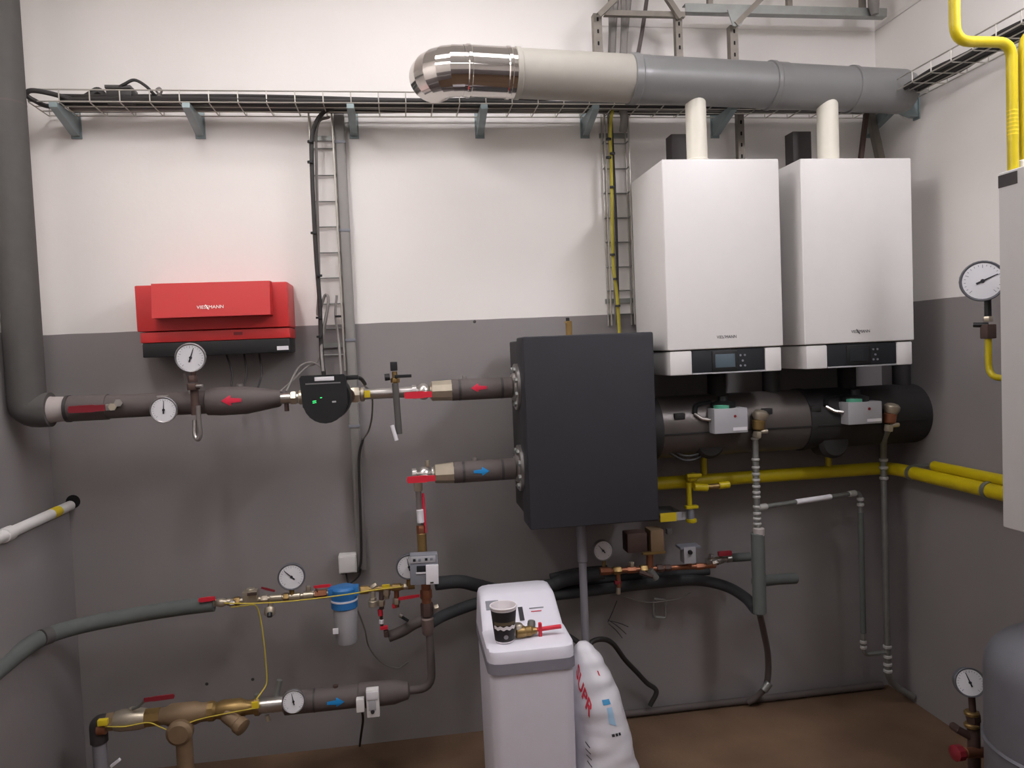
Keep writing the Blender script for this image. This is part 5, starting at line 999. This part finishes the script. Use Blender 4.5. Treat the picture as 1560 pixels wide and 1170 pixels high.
# cup
cp_ = P(769, 978, sf+0.085); cx0, cy0 = cp_.x, sf+0.085; s = mpp(cp_); zc0_ = z_flat+0.003; hc_ = 54*s
T = thing('paper_cup', 'black and white paper coffee cup on the softener lid', 'cup', (cx0, cy0, zc0_))
rb_, rt2 = 14.5*s, 20*s; rr_ = lambda f: rb_+(rt2-rb_)*f
o_ = (cx0, cy0, zc0_)
B().lathe(o_, Z1, [(0, rb_*0.96), (hc_*0.03, rb_*1.0), (hc_*0.035, rr_(0.035)), (hc_, rt2*0.985), (hc_, rt2*0.95), (hc_*0.06, rb_*0.92), (hc_*0.06, 0.0)], 36).o('cup_wall', cup_white, T)
B().lathe((cx0, cy0, zc0_+hc_*0.05), Z1, [(0, rr_(0.05)*1.005), (hc_*0.86, rr_(0.91)*1.01)], 36, caps=False).o('printed_sleeve', cup_black, T)
B().lathe((cx0, cy0, zc0_+hc_), Z1, [(-0.003, rt2*1.03), (0, rt2*1.06), (0.003, rt2*1.03), (0.003, rt2*0.97), (-0.003, rt2*0.95), (-0.003, rt2*1.03)], 36, caps=False).o('rim', cup_white, T)
def band(z0, z1, a0, a1, name, mat, wob=0):
    vs = []; fs = []; n = 20
    for i in range(n+1):
        a = radians(a0+(a1-a0)*i/n)
        for f in (z0, z1): ff = f+wob*0.02*sin(i*1.3); r_ = rr_(ff)*1.02; vs.append((cx0+r_*sin(a), cy0-r_*cos(a), zc0_+hc_*ff))
    for i in range(n): fs.append((2*i, 2*i+2, 2*i+3, 2*i+1))
    B().add(vs, fs).o(name, mat, T)
band(0.40, 0.50, -65, 65, 'white_wordmark_band', cup_white, 1); band(0.53, 0.62, -60, 60, 'brown_band', gold_foil); 
em = B(); em.lathe((cx0+0.001, cy0-rr_(0.2)*1.03, zc0_+hc_*0.2), (0, -1, -0.15), [(0, 3.5*s), (0.001, 3.5*s)], 16); em.o('emblem', dial_rim, T)
# loose brass valve on lid
T = thing('spare_valve', 'loose brass valve with red T handle lying on the softener lid', 'valve', P(815, 968, sf+0.09))
vz = z_flat+0.022; vY = sf+0.10; vx0 = lambda px: P(px, 960, vY).x
B().lathe((vx0(785), vY, vz), X1, [(0, 0.016), (0.004, 0.021), (0.03, 0.021), (0.036, 0.017), (0.055, 0.018), (0.06, 0.013), (0.075, 0.011)], 14).o('body', brass, T)
B().lathe((vx0(789), vY, vz+0.012), Z1, [(0, 0.016), (0.014, 0.018), (0.018, 0.014)], 14).o('port', nickel, T); B().hexn((vx0(806), vY, vz), (vx0(818), vY, vz), 0.010).o('gland', brass, T)
B().lathe((vx0(812), vY+0.03, vz+0.012), (0.1, 0.2, 1), [(-0.02, 0.013), (0, 0.015), (0.012, 0.013), (0.015, 0.008)], 12).o('elbow', galv, T)
B().cyl((vx0(816), vY, vz+0.002), (vx0(855), vY, vz+0.006), 0.0075).o('red_handle', red_lever, T); B().box((vx0(823), vY, vz+0.001), (0.012, 0.016, 0.050), 0.004).o('red_crossbar', red_lever, T)

# ================================================================== salt bag
bh = P(885, 990, 2.60).z
def bagpt(u, v):                                   # u round, v height 0..1
    # centre line and half widths by height
    ks = [(0.0, 0.665, 0.110, 0.12), (0.06, 0.667, 0.122, 0.15), (0.2, 0.665, 0.120, 0.15), (0.45, 0.652, 0.108, 0.135), (0.65, 0.640, 0.094, 0.115), (0.8, 0.630, 0.078, 0.09), (0.9, 0.620, 0.058, 0.06), (0.97, 0.611, 0.034, 0.03), (1.0, 0.608, 0.016, 0.012)]
    for a, b in zip(ks, ks[1:]):
        if v <= b[0]:
            t = (v-a[0])/(b[0]-a[0]); t = t*t*(3-2*t)*0.5+t*0.5; c = [a[i]+(b[i]-a[i])*t for i in range(1, 4)]; break
    an = 2*pi*u; e = 0.75; ca, sa = cos(an), sin(an)
    x = c[1]*math.copysign(abs(ca)**e, ca); y = c[2]*math.copysign(abs(sa)**e, sa); p = Vector((c[0]+x, 2.62+0.05*v+y, bh*v))
    nrm = Vector((ca, sa, 0)); w_ = noise.noise(Vector((p.x*10, p.y*10, p.z*26)))*0.006+noise.noise(Vector((p.x*5, p.y*5, p.z*6)))*0.008
    return p+nrm*w_*min(1, (1-v)*6+0.2)
T = thing('salt_bag', 'white plastic sack with red lettering leaning beside the softener', 'bag', (0.68, 2.62, 0))
nu, nv = 72, 70; vs = [bagpt(i/nu, j/nv) for j in range(nv+1) for i in range(nu)]
fs = [(j*nu+i, j*nu+(i+1) % nu, (j+1)*nu+(i+1) % nu, (j+1)*nu+i) for j in range(nv) for i in range(nu)]+[tuple(range(nu))[::-1], tuple(range(nv*nu, (nv+1)*nu))]
B().add(vs, fs).o('sack', bag_m, T, smooth=80)
def bagdecal(poly_px, name, mat, n=7):             # printed quad wrapped on the sack, given by corner (u, v)
    (u0, v0), (u1, v1), (u2, v2), (u3, v3) = poly_px; vs = []; fs = []
    for j in range(n+1):
        for i in range(n+1):
            a, b = i/n, j/n; u = (u0*(1-a)+u1*a)*(1-b)+(u3*(1-a)+u2*a)*b; v = (v0*(1-a)+v1*a)*(1-b)+(v3*(1-a)+v2*a)*b
            p = bagpt(u, v); an = 2*pi*u; vs.append(p+Vector((cos(an), sin(an), 0.2)).normalized()*0.0016)
    for j in range(n):
        for i in range(n): k = j*(n+1)+i; fs.append((k, k+1, k+n+2, k+n+1))
    return B().add(vs, fs).o(name, mat, T)
# u = 0.75 faces the camera, 0.5 the softener
bagdecal(((0.755, 0.70), (0.795, 0.70), (0.795, 0.725), (0.755, 0.725)), 'blue_print_bar', bag_blue)
bagdecal(((0.765, 0.60), (0.80, 0.58), (0.795, 0.685), (0.765, 0.685)), 'pale_blue_print', bag_pale)
bagdecal(((0.775, 0.845), (0.785, 0.84), (0.787, 0.865), (0.777, 0.868)), 'small_red_print', bag_red)
for k in range(3): bagdecal(((0.765+0.018*k, 0.53), (0.778+0.018*k, 0.53), (0.778+0.018*k, 0.545), (0.765+0.018*k, 0.545)), 'small_print', needle_m)
for k in range(4): bagdecal(((0.635, 0.50-0.035*k), (0.665, 0.475-0.035*k), (0.665, 0.482-0.035*k), (0.635, 0.507-0.035*k)), 'side_print', needle_m)
# red lettering running down the left front edge, wrapped on the film
def bagtext(body, path):
    cu = bpy.data.curves.new('t', 'FONT'); cu.body = body; cu.size = 1.0; cu.align_x = 'LEFT'; cu.align_y = 'CENTER'; cu.resolution_u = 2; cu.offset = 0.03
    ob = bpy.data.objects.new('t', cu); COL.objects.link(ob); me = bpy.data.meshes.new_from_object(ob.evaluated_get(bpy.context.evaluated_depsgraph_get()))
    W_ = max(v.co.x for v in me.vertices); (ua, va), (ub_, vb_) = path; du, dv = ub_-ua, vb_-va; vs = []
    for v in me.vertices:
        t = v.co.x/W_; h_ = v.co.y; u = ua+du*t+0.045*h_; vv = va+dv*t+0.075*h_
        p = bagpt(u, vv); an = 2*pi*u; vs.append(p+Vector((cos(an), sin(an), 0.2)).normalized()*0.002)
    fs = [tuple(p.vertices) for p in me.polygons]; bpy.data.objects.remove(ob); bpy.data.curves.remove(cu); bpy.data.meshes.remove(me)
    B().add(vs, fs).o('red_lettering', bag_red, T, smooth=0)
bagtext('SUPR', ((0.615, 0.885), (0.70, 0.66)))
